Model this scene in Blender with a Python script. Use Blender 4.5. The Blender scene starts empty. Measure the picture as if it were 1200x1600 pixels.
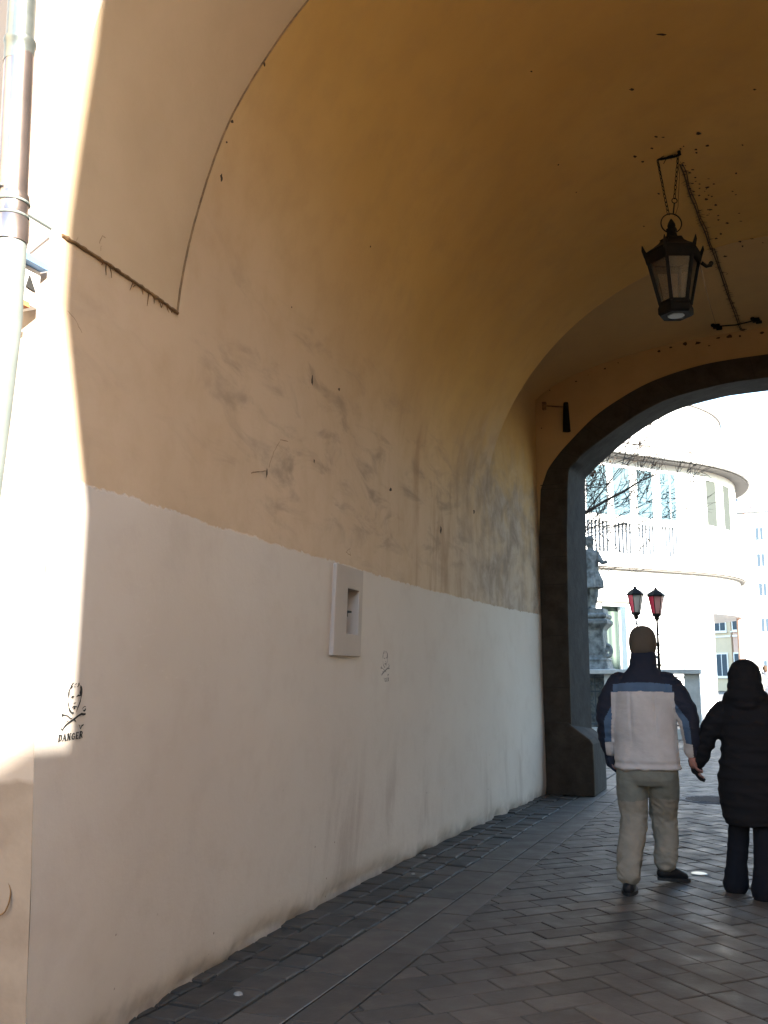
import bpy, bmesh, math, random
from mathutils import Vector, Matrix, noise
R = math.radians
sc = bpy.context.scene
col = sc.collection
rnd = random.Random(7)

# ------------------------------------------------------------------ camera
CH = 1.5
F = 1500.0
PITCH, YAW = R(9.46), R(22.0)
cam = bpy.data.cameras.new("camera")
cam.sensor_fit = 'VERTICAL'; cam.sensor_height = 36; cam.lens = 36 * F / 1600
cam.clip_start = 0.05; cam.clip_end = 2000
camo = bpy.data.objects.new("camera", cam); col.objects.link(camo)
camo.location = (0, 0, CH); camo.rotation_euler = (R(90) + PITCH, 0, YAW)
sc.camera = camo

# ------------------------------------------------------------------ light
SUN_AZ, SUN_EL = R(40), R(22)          # sunlight travels towards (-cos, +sin)
sd = Vector((-math.cos(SUN_AZ) * math.cos(SUN_EL), math.sin(SUN_AZ) * math.cos(SUN_EL), -math.sin(SUN_EL)))
sun = bpy.data.lights.new("sun", 'SUN'); sun.energy = 5.0; sun.angle = R(0.55); sun.color = (1.0, 0.93, 0.82)
suno = bpy.data.objects.new("sun", sun); col.objects.link(suno)
suno.rotation_euler = sd.to_track_quat('-Z', 'Y').to_euler(); suno.location = (20, -20, 30)
w = bpy.data.worlds.new("World"); sc.world = w; w.use_nodes = True
nt = w.node_tree
sky = nt.nodes.new('ShaderNodeTexSky'); sky.sky_type = 'NISHITA'; sky.sun_disc = False
sky.sun_elevation = SUN_EL
sky.sun_rotation = math.atan2(-sd.x, -sd.y)
sky.dust_density = 0.3; sky.air_density = 1.4; sky.ozone_density = 3.0
nt.links.new(sky.outputs[0], nt.nodes['Background'].inputs[0]); nt.nodes['Background'].inputs[1].default_value = 0.15
sc.view_settings.view_transform = 'Standard'; sc.view_settings.look = 'None'
sc.view_settings.exposure = 2.65; sc.view_settings.gamma = 1
sc.cycles.max_bounces = 12; sc.cycles.diffuse_bounces = 8; sc.cycles.transparent_max_bounces = 12
sc.cycles.sample_clamp_indirect = 6
sc.cycles.caustics_reflective = False; sc.cycles.caustics_refractive = False

# ------------------------------------------------------------------ pixel -> world (design aid: points on real surfaces)
_f = Vector((-math.sin(YAW) * math.cos(PITCH), math.cos(YAW) * math.cos(PITCH), math.sin(PITCH)))
_r = Vector((math.cos(YAW), math.sin(YAW), 0)); _u = _r.cross(_f)
def ray(x, y): return _f * F + _r * (x - 600) - _u * (y - 800)
def onY(x, y, Y): r = ray(x, y); return r * (Y / r.y) + Vector((0, 0, CH))
def onX(x, y, X): r = ray(x, y); return r * (X / r.x) + Vector((0, 0, CH))
def onG(x, y, z=0): r = ray(x, y); return r * ((z - CH) / r.z) + Vector((0, 0, CH))

# ------------------------------------------------------------------ mesh helpers
class MB:
    def __init__(s): s.v = []; s.f = []; s.m = []; s.cm = 0
    def face(s, pts):
        b = len(s.v); s.v += [Vector(p) for p in pts]; s.f.append(list(range(b, b + len(pts)))); s.m.append(s.cm)
    def quadgrid(s, rows, closed=False):
        b = len(s.v); n = len(rows[0])
        for r_ in rows: s.v += [Vector(p) for p in r_]
        for i in range(len(rows) - 1):
            for j in range(n if closed else n - 1):
                k = (j + 1) % n
                s.f.append([b + i * n + j, b + i * n + k, b + (i + 1) * n + k, b + (i + 1) * n + j]); s.m.append(s.cm)
    def cap(s, ring, flip=False):
        s.face(ring[::-1] if flip else ring)
    def box(s, c, d, M=None):
        x, y, z = d[0] / 2, d[1] / 2, d[2] / 2
        P = [Vector((a * x, b * y, e * z)) for a in (-1, 1) for b in (-1, 1) for e in (-1, 1)]
        if M is not None: P = [M @ p for p in P]
        b0 = len(s.v); s.v += [p + Vector(c) for p in P]
        for q in ((0, 1, 3, 2), (4, 6, 7, 5), (0, 4, 5, 1), (2, 3, 7, 6), (0, 2, 6, 4), (1, 5, 7, 3)):
            s.f.append([b0 + i for i in q]); s.m.append(s.cm)
    def bx(s, x0, x1, y0, y1, z0, z1): s.box(((x0 + x1) / 2, (y0 + y1) / 2, (z0 + z1) / 2), (abs(x1 - x0), abs(y1 - y0), abs(z1 - z0)))
    def tube(s, pts, r, n=8, caps=True):
        pts = [Vector(p) for p in pts]; rs = r if isinstance(r, (list, tuple)) else [r] * len(pts)
        rows = []; prev = None
        for i, p in enumerate(pts):
            t = (pts[min(i + 1, len(pts) - 1)] - pts[max(i - 1, 0)])
            if t.length < 1e-9: t = Vector((0, 0, 1))
            t.normalize()
            a = prev - t * prev.dot(t) if prev is not None else t.orthogonal()
            if a.length < 1e-6: a = t.orthogonal()
            a.normalize(); prev = a; b = t.cross(a)
            rows.append([p + (a * math.cos(2 * math.pi * k / n) + b * math.sin(2 * math.pi * k / n)) * rs[i] for k in range(n)])
        s.quadgrid(rows, True)
        if caps: s.cap(rows[0], True); s.cap(rows[-1])
    def lathe(s, prof, c=(0, 0, 0), n=16, rot=0.0, caps=True):
        c = Vector(c); rows = []
        for (r_, z) in prof: rows.append([c + Vector((r_ * math.cos(rot + 2 * math.pi * k / n), r_ * math.sin(rot + 2 * math.pi * k / n), z)) for k in range(n)])
        s.quadgrid(rows, True)
        if caps: s.cap(rows[0], True); s.cap(rows[-1])
    def sphere(s, c, r, n=10):
        rr = (r, r, r) if not isinstance(r, (tuple, list)) else r
        c = Vector(c); rows = []
        for i in range(n + 1):
            a = -math.pi / 2 + math.pi * i / n
            rows.append([c + Vector((rr[0] * max(math.cos(a), .001) * math.cos(2 * math.pi * k / (2 * n)), rr[1] * max(math.cos(a), .001) * math.sin(2 * math.pi * k / (2 * n)), rr[2] * math.sin(a))) for k in range(2 * n)])
        s.quadgrid(rows, True)
    def loft(s, rings, n=20):
        """rings: (cx,cy,cz,rx,ry[,tilt]) horizontal ellipses"""
        rows = []
        for q in rings:
            cx, cy, cz, rx, ry = q[:5]
            rows.append([Vector((cx + rx * math.cos(2 * math.pi * k / n), cy + ry * math.sin(2 * math.pi * k / n), cz)) for k in range(n)])
        s.quadgrid(rows, True); s.cap(rows[0], True); s.cap(rows[-1])
    def mesh(s, name, off=None, smooth=False, merge=False):
        me = bpy.data.meshes.new(name)
        o = Vector(off) if off is not None else Vector((0, 0, 0))
        me.from_pydata([tuple(v - o) for v in s.v], [], s.f)
        for p, m in zip(me.polygons, s.m): p.material_index = m; p.use_smooth = smooth
        bm = bmesh.new(); bm.from_mesh(me)
        if merge: bmesh.ops.remove_doubles(bm, verts=bm.verts, dist=1e-5)
        bmesh.ops.recalc_face_normals(bm, faces=bm.faces); bm.to_mesh(me); bm.free()
        me.update(); return me
def link(name, me, mats, parent=None):
    o = bpy.data.objects.new(name, me)
    for m in (mats if isinstance(mats, (list, tuple)) else [mats]): me.materials.append(m)
    col.objects.link(o)
    if parent is not None: o.parent = parent
    return o
def wloc(p):
    v = Vector((0, 0, 0))
    while p is not None: v += p.location; p = p.parent
    return v
def build(mb, name, mats, parent=None, smooth=False, merge=False, auto=None, base=None):
    """geometry given in world coordinates"""
    off = wloc(parent) if parent is not None else (Vector(base) if base is not None else Vector((0, 0, 0)))
    me = mb.mesh(name, off, smooth or auto is not None, merge or auto is not None)
    o = link(name, me, mats, parent)
    if parent is None and base is not None: o.location = base
    if auto is not None: me.set_sharp_from_angle(angle=R(auto))
    return o
def bevel(o, w_, seg=2):
    m = o.modifiers.new("bevel", 'BEVEL'); m.width = w_; m.segments = seg; m.limit_method = 'ANGLE'; m.angle_limit = R(40)
    return o
def empty(name, loc=(0, 0, 0)):
    o = bpy.data.objects.new(name, None); o.empty_display_size = .2; o.location = loc; col.objects.link(o); return o
def tag(o, label=None, cat=None, group=None, kind=None):
    if label: o['label'] = label
    if cat: o['category'] = cat
    if group: o['group'] = group
    if kind: o['kind'] = kind
    return o
def copy_tree(o, parent=None):
    c = o.copy(); col.objects.link(c); c.parent = parent
    for ch in [x for x in bpy.data.objects if x.parent == o]: copy_tree(ch, c)
    return c

# ------------------------------------------------------------------ materials
def mat(name, colr, rough=.8, metal=0, spec=.3):
    m = bpy.data.materials.new(name); m.use_nodes = True
    b = m.node_tree.nodes['Principled BSDF']
    b.inputs['Base Color'].default_value = (*colr, 1); b.inputs['Roughness'].default_value = rough
    b.inputs['Metallic'].default_value = metal; b.inputs['Specular IOR Level'].default_value = spec
    return m
class NT:
    def __init__(s, m): s.t = m.node_tree; s.b = s.t.nodes['Principled BSDF']; s.out = s.t.nodes['Material Output']
    def n(s, typ, **kw):
        x = s.t.nodes.new(typ)
        for k, v in kw.items():
            if k in x.inputs: x.inputs[k].default_value = v
            else: setattr(x, k, v)
        return x
    def l(s, a, b): s.t.links.new(a, b)
    def coord(s):
        return s.n('ShaderNodeTexCoord').outputs['Object']
    def geo(s): return s.n('ShaderNodeNewGeometry').outputs['Position']
    def map(s, src, scale=(1, 1, 1), rot=(0, 0, 0), loc=(0, 0, 0)):
        m = s.n('ShaderNodeMapping'); m.inputs['Scale'].default_value = scale; m.inputs['Rotation'].default_value = rot; m.inputs['Location'].default_value = loc
        s.l(src, m.inputs[0]); return m.outputs[0]
    def noise(s, src, scale, detail=4, rough=.55, dist=0):
        x = s.n('ShaderNodeTexNoise'); x.inputs['Scale'].default_value = scale; x.inputs['Detail'].default_value = detail
        x.inputs['Roughness'].default_value = rough; x.inputs['Distortion'].default_value = dist; s.l(src, x.inputs['Vector']); return x.outputs['Fac']
    def ramp(s, src, a, b, ca=0., cb=1., smooth=False):
        x = s.n('ShaderNodeMapRange'); x.inputs['From Min'].default_value = a; x.inputs['From Max'].default_value = b
        x.inputs['To Min'].default_value = ca; x.inputs['To Max'].default_value = cb
        if smooth: x.interpolation_type = 'SMOOTHSTEP'
        s.l(src, x.inputs['Value']); return x.outputs[0]
    def mth(s, op, a, b=None, c=None):
        x = s.n('ShaderNodeMath', operation=op)
        for i, q in enumerate((a, b, c)):
            if q is None: continue
            if isinstance(q, (int, float)): x.inputs[i].default_value = q
            else: s.l(q, x.inputs[i])
        return x.outputs[0]
    def mix(s, fac, a, b, mode='MIX'):
        x = s.n('ShaderNodeMix', data_type='RGBA', blend_type=mode)
        for i, q in ((0, fac), (6, a), (7, b)):
            if isinstance(q, (int, float)): x.inputs[i].default_value = q
            elif isinstance(q, tuple): x.inputs[i].default_value = (*q, 1)
            else: s.l(q, x.inputs[i])
        return x.outputs[2]
    def xyz(s, src):
        x = s.n('ShaderNodeSeparateXYZ'); s.l(src, x.inputs[0]); return x.outputs
    def bump(s, h, strength=.3, dist=.01, prev=None):
        x = s.n('ShaderNodeBump'); x.inputs['Strength'].default_value = strength; x.inputs['Distance'].default_value = dist
        s.l(h, x.inputs['Height'])
        if prev is not None: s.l(prev, x.inputs['Normal'])
        return x.outputs[0]
def rough_mat(name, c1, c2, scale=6, rough=.85, bump=.3, bs=40, bd=.004, spec=.25, metal=0, detail=5):
    m = mat(name, c1, rough, metal, spec); t = NT(m); p = t.geo()
    n1 = t.noise(p, scale, detail); t.l(t.mix(t.ramp(n1, .35, .68), c1, c2), t.b.inputs['Base Color'])
    t.l(t.bump(t.noise(p, bs, 4), bump, bd), t.b.inputs['Normal'])
    return m

LOWER_A, LOWER_B = (.60, .55, .50), (.565, .51, .46)
UPPER_A, UPPER_B = (.57, .445, .325), (.52, .395, .275)
VAULT_A, VAULT_B = (.58, .37, .125), (.52, .32, .10)

def plaster(name, kind):
    m = mat(name, LOWER_A, .92, 0, .15); t = NT(m); p = t.geo(); X, Y, Z = t.xyz(p)
    big = t.noise(p, .7, 4, .6); mid = t.noise(p, 4.5, 6, .6); fine = t.noise(p, 60, 3, .6)
    lower = t.mix(t.ramp(big, .35, .65), LOWER_A, LOWER_B)
    lower = t.mix(t.ramp(mid, .5, .8, 0, .28), lower, (.43, .36, .31))
    scr = t.noise(t.map(p, (1, 5, 14), (R(12), 0, 0)), 3.0, 6, .7)
    lower = t.mix(t.mth('MULTIPLY', t.ramp(scr, .60, .68, 0, .30), t.ramp(big, .45, .6)), lower, (.68, .64, .60))
    upper = t.mix(t.ramp(big, .35, .65), UPPER_A, UPPER_B)
    upper = t.mix(t.ramp(t.mth('ADD', Z, t.mth('MULTIPLY', Y, .12)), 3.7, 5.4, 0, 1, True), upper, t.mix(t.ramp(big, .35, .65), VAULT_A, VAULT_B))
    upper = t.mix(t.ramp(mid, .45, .8, 0, .3), upper, (.36, .24, .12))
    # grey smudges above the paint line: diagonal soft strokes
    sm = t.noise(t.map(p, (1, .9, 2.6), (R(-38), 0, 0)), 1.9, 5, .62, .6)
    zmask = t.mth('MULTIPLY', t.ramp(Z, 2.25, 2.7, .35, 1, True), t.ramp(Z, 3.0, 4.1, 1, 0, True))
    ymask = t.ramp(Y, 3.3, 5.0, .25, 1, True)
    smf = t.mth('MULTIPLY', t.mth('MULTIPLY', t.ramp(sm, .48, .74, 0, .75, True), zmask), ymask)
    upper = t.mix(smf, upper, (.245, .195, .15))
    # vertical rusty streaks towards the far end
    st = t.noise(t.map(p, (1, 2.2, .45)), 1.5, 5, .62, .35)
    stf = t.mth('MULTIPLY', t.mth('MULTIPLY', t.ramp(st, .48, .72, 0, .6, True), t.ramp(Y, 6.0, 8.5, 0, 1, True)), t.ramp(Z, 3.2, 4.3, 1, 0, True))
    upper = t.mix(stf, upper, (.27, .165, .09))
    # greyed, damp end of the passage
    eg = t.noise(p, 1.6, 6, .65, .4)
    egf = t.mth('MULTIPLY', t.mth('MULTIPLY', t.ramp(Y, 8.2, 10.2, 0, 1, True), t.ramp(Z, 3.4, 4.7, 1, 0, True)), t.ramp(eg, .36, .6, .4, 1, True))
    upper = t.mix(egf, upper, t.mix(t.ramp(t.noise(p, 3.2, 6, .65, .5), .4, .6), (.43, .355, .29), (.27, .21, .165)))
    # line wobble
    wob = t.mth('ADD', t.mth('MULTIPLY', t.mth('SUBTRACT', t.noise(p, 5, 3), .5), .05), t.mth('MULTIPLY', t.mth('SUBTRACT', t.noise(p, 26, 3), .5), .035))
    edge = t.ramp(t.mth('ADD', Z, wob), 2.213, 2.223)
    # lower wall: faint vertical damp streaks and knocks low down
    ls = t.noise(t.map(p, (1, 2.4, .5)), 1.3, 6, .65, .3)
    lsf = t.mth('MULTIPLY', t.mth('MULTIPLY', t.ramp(ls, .5, .7, 0, .4, True), t.ramp(Z, 1.2, .5, 0, 1, True)), t.ramp(Y, 4.5, 6.5, .1, 1, True))
    lower = t.mix(lsf, lower, (.32, .26, .225))
    dirt = t.mth('MULTIPLY', t.ramp(t.mth('ADD', Z, t.mth('MULTIPLY', t.noise(p, 7, 5), .22)), .06, .25, 1, 0, True), .75)
    lower = t.mix(dirt, lower, (.21, .18, .16))
    spk = t.n('ShaderNodeTexVoronoi'); spk.inputs['Scale'].default_value = 9; t.l(p, spk.inputs['Vector'])
    dots = t.mth('MULTIPLY', t.ramp(t.mth('ADD', spk.outputs['Distance'], t.mth('MULTIPLY', t.noise(p, 60, 3), .05)), .07, .10, .85, 0), t.ramp(t.noise(p, 1.5, 2), .48, .54))
    dots = t.mth('MULTIPLY', dots, t.ramp(Z, .4, .9, 1, .06))
    lower = t.mix(dots, lower, (.16, .12, .10))
    if kind == 'bay':
        upper = t.mix(t.ramp(Z, 4.2, 5.0, 0, .4, True), upper, (.44, .33, .215))
    if kind == 'band':
        upper = t.mix(t.ramp(mid, .4, .8, 0, .35), t.mix(t.ramp(big, .35, .65), (.56, .435, .30), (.50, .385, .26)), (.42, .32, .21))
    c = t.mix(edge, lower, upper) if kind == 'wall' else upper
    t.l(c, t.b.inputs['Base Color'])
    b1 = t.bump(t.noise(p, 2.6, 3, .5), .25, .02)
    b2 = t.bump(t.noise(p, 22, 4, .6), .35, .004, b1)
    b3 = t.bump(fine, .25, .002, b2)
    if kind == 'wall': b3 = t.bump(edge, 1.0, -.006, b3)
    t.l(b3, t.b.inputs['Normal'])
    return m
M = {}
M['wall'] = plaster('passage_plaster', 'wall')
M['vault'] = plaster('vault_plaster', 'vault')
M['baymat'] = plaster('end_bay_plaster', 'bay')
M['band'] = plaster('entrance_band_plaster', 'band')
def simple_plaster(name, a, b, s=1.2):
    m = mat(name, a, .92, 0, .15); t = NT(m); p = t.geo()
    c = t.mix(t.ramp(t.noise(p, s, 5, .6), .35, .65), a, b)
    t.l(c, t.b.inputs['Base Color'])
    t.l(t.bump(t.noise(p, 22, 4), .35, .004, t.bump(t.noise(p, 2.6, 3), .4, .02)), t.b.inputs['Normal']); return m
M['endwall'] = simple_plaster('ochre_plaster', (.46, .30, .14), (.38, .245, .11))
M['facade'] = simple_plaster('facade_plaster', (.40, .35, .31), (.35, .305, .265))
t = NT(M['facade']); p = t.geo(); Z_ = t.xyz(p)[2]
k_ = t.ramp(t.mth('ADD', Z_, t.mth('MULTIPLY', t.noise(p, 6, 4), .06)), 1.13, 1.15)  # stained foot, coloured darker to deepen its shade; edge sits in the penumbra
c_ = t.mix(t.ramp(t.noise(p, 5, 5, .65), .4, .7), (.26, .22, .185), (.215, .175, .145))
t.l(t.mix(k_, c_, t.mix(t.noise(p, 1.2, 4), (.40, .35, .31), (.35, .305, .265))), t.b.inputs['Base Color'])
M['trim'] = simple_plaster('panel_plaster', (.48, .43, .39), (.43, .385, .345))
M['white'] = simple_plaster('white_render', (.84, .83, .81), (.79, .78, .75))
M['cream'] = simple_plaster('cream_render', (.64, .53, .38), (.58, .48, .34))
M['pink'] = simple_plaster('pink_render', (.66, .46, .38), (.60, .41, .33))
M['warm'] = simple_plaster('added_block_warm_render', (.76, .61, .43), (.68, .54, .37))
M['stone'] = rough_mat('dark_archstone', (.16, .125, .10), (.085, .065, .052), 5, .8, .6, 60, .005)
M['statue'] = rough_mat('weathered_statue_stone', (.20, .215, .21), (.06, .065, .065), 7, .85, .5, 60, .006)
M['lightstone'] = rough_mat('pale_stone', (.50, .50, .47), (.36, .36, .34), 5, .85, .4, 50, .004)
M['iron'] = rough_mat('black_iron', (.005, .0045, .004), (.013, .009, .006), 12, .7, .3, 80, .002, .15)
M['blueiron'] = rough_mat('blue_grey_iron', (.035, .05, .07), (.06, .08, .10), 9, .6, .2, 60, .002, .4)
M['rust'] = rough_mat('brown_debris', (.22, .13, .06), (.09, .055, .03), 18, .9, .6, 60, .004)
M['speck'] = mat('flaked_hole', (.045, .028, .016), .95)
M['grime'] = mat('grime', (.24, .165, .10), .95)
M['stencil'] = mat('black_stencil_paint', (.02, .02, .02), .8)
M['stencil_grey'] = mat('faded_stencil_paint', (.20, .185, .18), .9)
M['zinc'] = rough_mat('zinc_pipe', (.20, .225, .215), (.15, .175, .165), 9, .6, .15, 50, .002, .4, .3)
M['oldzinc'] = rough_mat('aged_zinc', (.20, .22, .21), (.14, .16, .155), 12, .35, .2, 50, .002, .5, .7)
M['copper'] = rough_mat('polished_pipe', (.36, .31, .30), (.27, .235, .23), 7, .28, .05, 30, .001, .5, .9)
M['bluemetal'] = mat('blue_sheet_metal', (.12, .22, .38), .5)
M['terracotta'] = mat('terracotta_edge', (.42, .17, .07), .8)
M['roof'] = rough_mat('red_tile', (.42, .14, .09), (.32, .10, .07), 6)
M['greyroof'] = rough_mat('grey_roof_sheet', (.25, .27, .29), (.20, .22, .24), 6)
M['frame'] = mat('white_window_frame', (.78, .78, .76), .5)
M['cornice'] = rough_mat('cornice_stone', (.72, .70, .66), (.60, .58, .54), 4)  # cornice stone, slightly darker than the white render
M['lead'] = mat('lead_edge', (.12, .11, .10), .7)
M['bark'] = rough_mat('bark', (.07, .055, .045), (.035, .03, .025), 20, .9, .6, 60, .004)
M['leaf'] = mat('dry_leaf', (.10, .045, .02), .9)
M['cable'] = mat('dusty_brown_cable', (.10, .065, .035), .9)
M['litter'] = mat('pale_litter', (.26, .26, .25), .8)
M['discmetal'] = mat('bright_steel_disc', (.30, .31, .27), .4, .6)
M['coverplate'] = rough_mat('cast_iron_cover', (.05, .05, .055), (.08, .08, .085), 30, .7, .5, 80, .003)
def glass(name, colr, trans=.5, rough=.12):
    m = mat(name, colr, rough, 0, .5); t = NT(m)
    tr = t.n('ShaderNodeBsdfTransparent'); mx = t.n('ShaderNodeMixShader'); mx.inputs[0].default_value = 1 - trans
    t.l(tr.outputs[0], mx.inputs[1]); t.l(t.b.outputs[0], mx.inputs[2]); t.l(mx.outputs[0], t.out.inputs[0]); return m
M['dirtyglass'] = glass('dusty_lantern_glass', (.30, .26, .20), .40, .35)
t = NT(M['dirtyglass']); p = t.geo(); t.l(t.mix(t.ramp(t.noise(p, 5, 4), .52, .75), (.17, .145, .105), (.10, .05, .03)), t.b.inputs['Base Color'])
M['redglass'] = glass('red_lantern_glass', (.55, .005, .04), .03, .3)
M['paleglass'] = glass('frosted_lantern_glass', (.22, .25, .25), .12, .4)
M['pinkglass'] = glass('faded_pink_lantern_glass', (.42, .17, .16), .08, .4)
M['window'] = mat('pale_blue_window', (.085, .135, .16), .4, 0, .08)
M['windowdark'] = mat('dark_window', (.06, .085, .11), .4, 0, .08)
M['windowgrey'] = mat('grey_curtained_window', (.06, .068, .062), .8, 0, .02)
M['loggia'] = mat('loggia_shade_tone', (.12, .14, .165), .8, 0, .05)
def curtain():
    m = mat('green_grey_curtain', (.3, .4, .33), .7); t = NT(m); p = t.coord()
    wv = t.n('ShaderNodeTexWave'); wv.inputs['Scale'].default_value = 1.5; wv.inputs['Distortion'].default_value = 1.2
    wv.bands_direction = 'DIAGONAL'
    t.l(t.map(p, (1, 1, 0.02)), wv.inputs['Vector'])
    t.l(t.mix(wv.outputs['Fac'], (.03, .05, .045), (.10, .135, .11)), t.b.inputs['Base Color']); return m
M['curtain'] = curtain()

def pavemat(name, a, b, c):
    m = mat(name, a, .62, 0, .4); t = NT(m); p = t.geo()
    g = t.n('ShaderNodeNewGeometry').outputs['Random Per Island']
    c0 = t.mix(g, a, b); c0 = t.mix(t.ramp(t.noise(p, 1.3, 5), .45, .7, 0, .6), c0, c)
    c0 = t.mix(t.ramp(t.noise(p, 26, 5, .7), .5, .75, 0, .35), c0, (.05, .042, .036))
    t.l(c0, t.b.inputs['Base Color'])
    t.l(t.ramp(t.noise(p, 5, 4), .3, .7, .52, .82), t.b.inputs['Roughness'])
    t.l(t.bump(t.noise(p, 55, 5, .65), .45, .004, t.bump(t.noise(p, 6, 3), .4, .01)), t.b.inputs['Normal']); return m
M['paver'] = pavemat('brown_paver', (.055, .047, .040), (.098, .083, .070), (.056, .046, .038))
M['slab'] = pavemat('grey_slab', (.060, .051, .043), (.092, .079, .067), (.050, .042, .035))
M['sett'] = pavemat('dark_sett', (.036, .032, .028), (.074, .066, .058), (.032, .028, .025))
M['joint'] = rough_mat('joint_sand', (.035, .03, .026), (.055, .048, .042), 9, .95, .6, 90, .004)
M['whitejoint'] = mat('pale_mortar_line', (.20, .195, .185), .9)
def yardmat():
    m = mat('yard_paving', (.2, .19, .18), .7, 0, .35); t = NT(m); p = t.geo()
    br = t.n('ShaderNodeTexBrick'); br.inputs['Scale'].default_value = 3.0; br.inputs['Mortar Size'].default_value = .02
    br.inputs['Color1'].default_value = (.20, .18, .165, 1); br.inputs['Color2'].default_value = (.26, .24, .22, 1); br.inputs['Mortar'].default_value = (.07, .065, .06, 1)
    t.l(t.map(p, (1, 1, 1), (0, 0, R(45))), br.inputs['Vector'])
    t.l(t.mix(t.ramp(t.noise(p, .5, 5), .4, .7, 0, .4), br.outputs[0], (.16, .15, .14)), t.b.inputs['Base Color'])
    t.l(t.bump(t.noise(p, 30, 4), .4, .004), t.b.inputs['Normal']); return m
M['yard'] = yardmat()

# ------------------------------------------------------------------ passage shape
def interp(x, xs, ys):
    if x <= xs[0]: return ys[0]
    for i in range(len(xs) - 1):
        if x <= xs[i + 1]:
            u = (x - xs[i]) / (xs[i + 1] - xs[i]); return ys[i] * (1 - u) + ys[i + 1] * u
    return ys[-1]
YT = [2.5, 3.0, 3.4, 4.2, 5.0, 5.65, 6.8, 7.95, 9.2, 10.5, 12.3]
XT = [-2.43, -2.44, -2.46, -2.57, -2.62, -2.67, -2.76, -2.82, -2.84, -2.835, -2.755]
YB = [2.5, 3.0, 3.75, 4.45, 5.05, 5.7, 6.56, 7.65, 9.18, 10.6, 12.3]
XB = [-2.55, -2.60, -2.69, -2.76, -2.81, -2.84, -2.86, -2.86, -2.83, -2.78, -2.74]
def sm3(f, Y, xs, ys): return (f(Y - .35, xs, ys) + f(Y, xs, ys) * 2 + f(Y + .35, xs, ys)) / 4
def Xtop(Y): return sm3(interp, Y, YT, XT)
def Xbase(Y): return sm3(interp, Y, YB, XB)
def Xw(Y, z):
    if z >= 2.22: return Xtop(Y)
    k = max(0, 1 - z / 2.22) ** 1.5
    return Xtop(Y) * (1 - k) + Xbase(Y) * k
CX, SPR, RISE = 0.2, 3.15, 2.72
Y0, Y1 = 2.72, 12.22
def Yc(z): return interp(z, [0, .3, 1.23, 2.2, 3.0], [2.98, 2.93, 2.80, 2.75, 2.72])
def wallpt(x, y, off=0.0):
    r = ray(x, y); X = -2.6; P = None
    for _ in range(14):
        P = r * (X / r.x) + Vector((0, 0, CH)); X = Xw(P.y, P.z) + off
    return P
def vaultpt(x, y, off=0.0):
    r = ray(x, y).normalized(); t_ = 2.0
    while t_ < 16:
        P = r * t_ + Vector((0, 0, CH)); wd = CX - Xtop(P.y) - off
        if P.z > SPR:
            s_ = (P.z - SPR) / (RISE - off)
            if s_ >= 1 or abs(P.x - CX) > wd * math.sqrt(max(0, 1 - s_ * s_)): return P
        elif P.x < Xw(P.y, P.z) + off: return P
        t_ += .01
    return P
def vpt(a, Y, grow=0.0):
    """a: 0 left springing .. pi right springing"""
    wd = CX - Xtop(Y) + grow
    return Vector((CX - wd * math.cos(a), Y, SPR + (RISE + grow) * math.sin(a)))
YN = [3.60, 3.64, 3.68, 3.72, 3.79, 3.85, 3.92, 3.98, 4.0]
AN = [0, .11, .22, .38, .52, .65, .8, 1.1, 1.57]
def Yedge(a): return interp(min(a, math.pi - a), AN, YN)
YF = 9.95

root = empty('gatehouse', (CX, 7.5, 0))
tag(root, 'gatehouse pierced by a vaulted ochre passage with pale plastered lower wall', 'gatehouse')
# passage wall (left) from ground to springing, with opening for the meter niche
NY0, NY1, NZ0, NZ1 = 5.96, 6.19, 1.755, 2.06
def ysteps():
    s_ = [Y0]; y = Y0
    while y < Y1 - .08: y += .06; s_.append(y)
    s_.append(Y1)
    s_ = [y for y in s_ if not (abs(y - NY0) < .035 or abs(y - NY1) < .035)] + [NY0, NY1]
    return sorted(s_)
zs = [-.05, .01, .03, .06, .1, .18] + [.3 + .12 * i for i in range(12)] + [NZ0, 1.86, 1.96, NZ1, 2.15, 2.22, 2.36, 2.5, 2.65, 2.8, 2.95, 3.05, SPR]
zs = sorted(set(zs))
mb = MB(); ys = ysteps(); grid = {}
for i, y in enumerate(ys):
    for j, z in enumerate(zs):
        yy = y
        if y < 3.3: yy = Yc(z) + (3.3 - Yc(z)) * (y - Y0) / (3.3 - Y0)
        bulge = .012 * (noise.noise(Vector((y * .7, z * .9, 3.1)))) + .004 * noise.noise(Vector((y * 3, z * 3, 7)))
        if z >= 3.1: bulge = 0
        if z < .12: bulge -= max(0, .02 + .045 * noise.noise(Vector((y * 3.7, z * 8, 1)))) * (1 - z / .12) + .01 * noise.noise(Vector((y * 13, 2, 1)))
        grid[i, j] = len(mb.v); mb.v.append(Vector((Xw(yy, z) + bulge, yy, z)))
for i in range(len(ys) - 1):
    for j in range(len(zs) - 1):
        if ys[i] >= NY0 - 1e-6 and ys[i + 1] <= NY1 + 1e-6 and zs[j] >= NZ0 - 1e-6 and zs[j + 1] <= NZ1 + 1e-6: continue
        mb.f.append([grid[i, j], grid[i + 1, j], grid[i + 1, j + 1], grid[i, j + 1]]); mb.m.append(0)
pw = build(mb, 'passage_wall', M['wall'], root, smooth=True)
# right wall (mirror, out of the picture)
mb = MB()
mb.quadgrid([[Vector((2 * CX - Xw(y, z), y, z)) for z in (0, .6, 1.2, 1.8, 2.22, SPR)] for y in ys[::4] + [Y1]])
build(mb, 'passage_wall', M['wall'], root, smooth=True)
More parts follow.
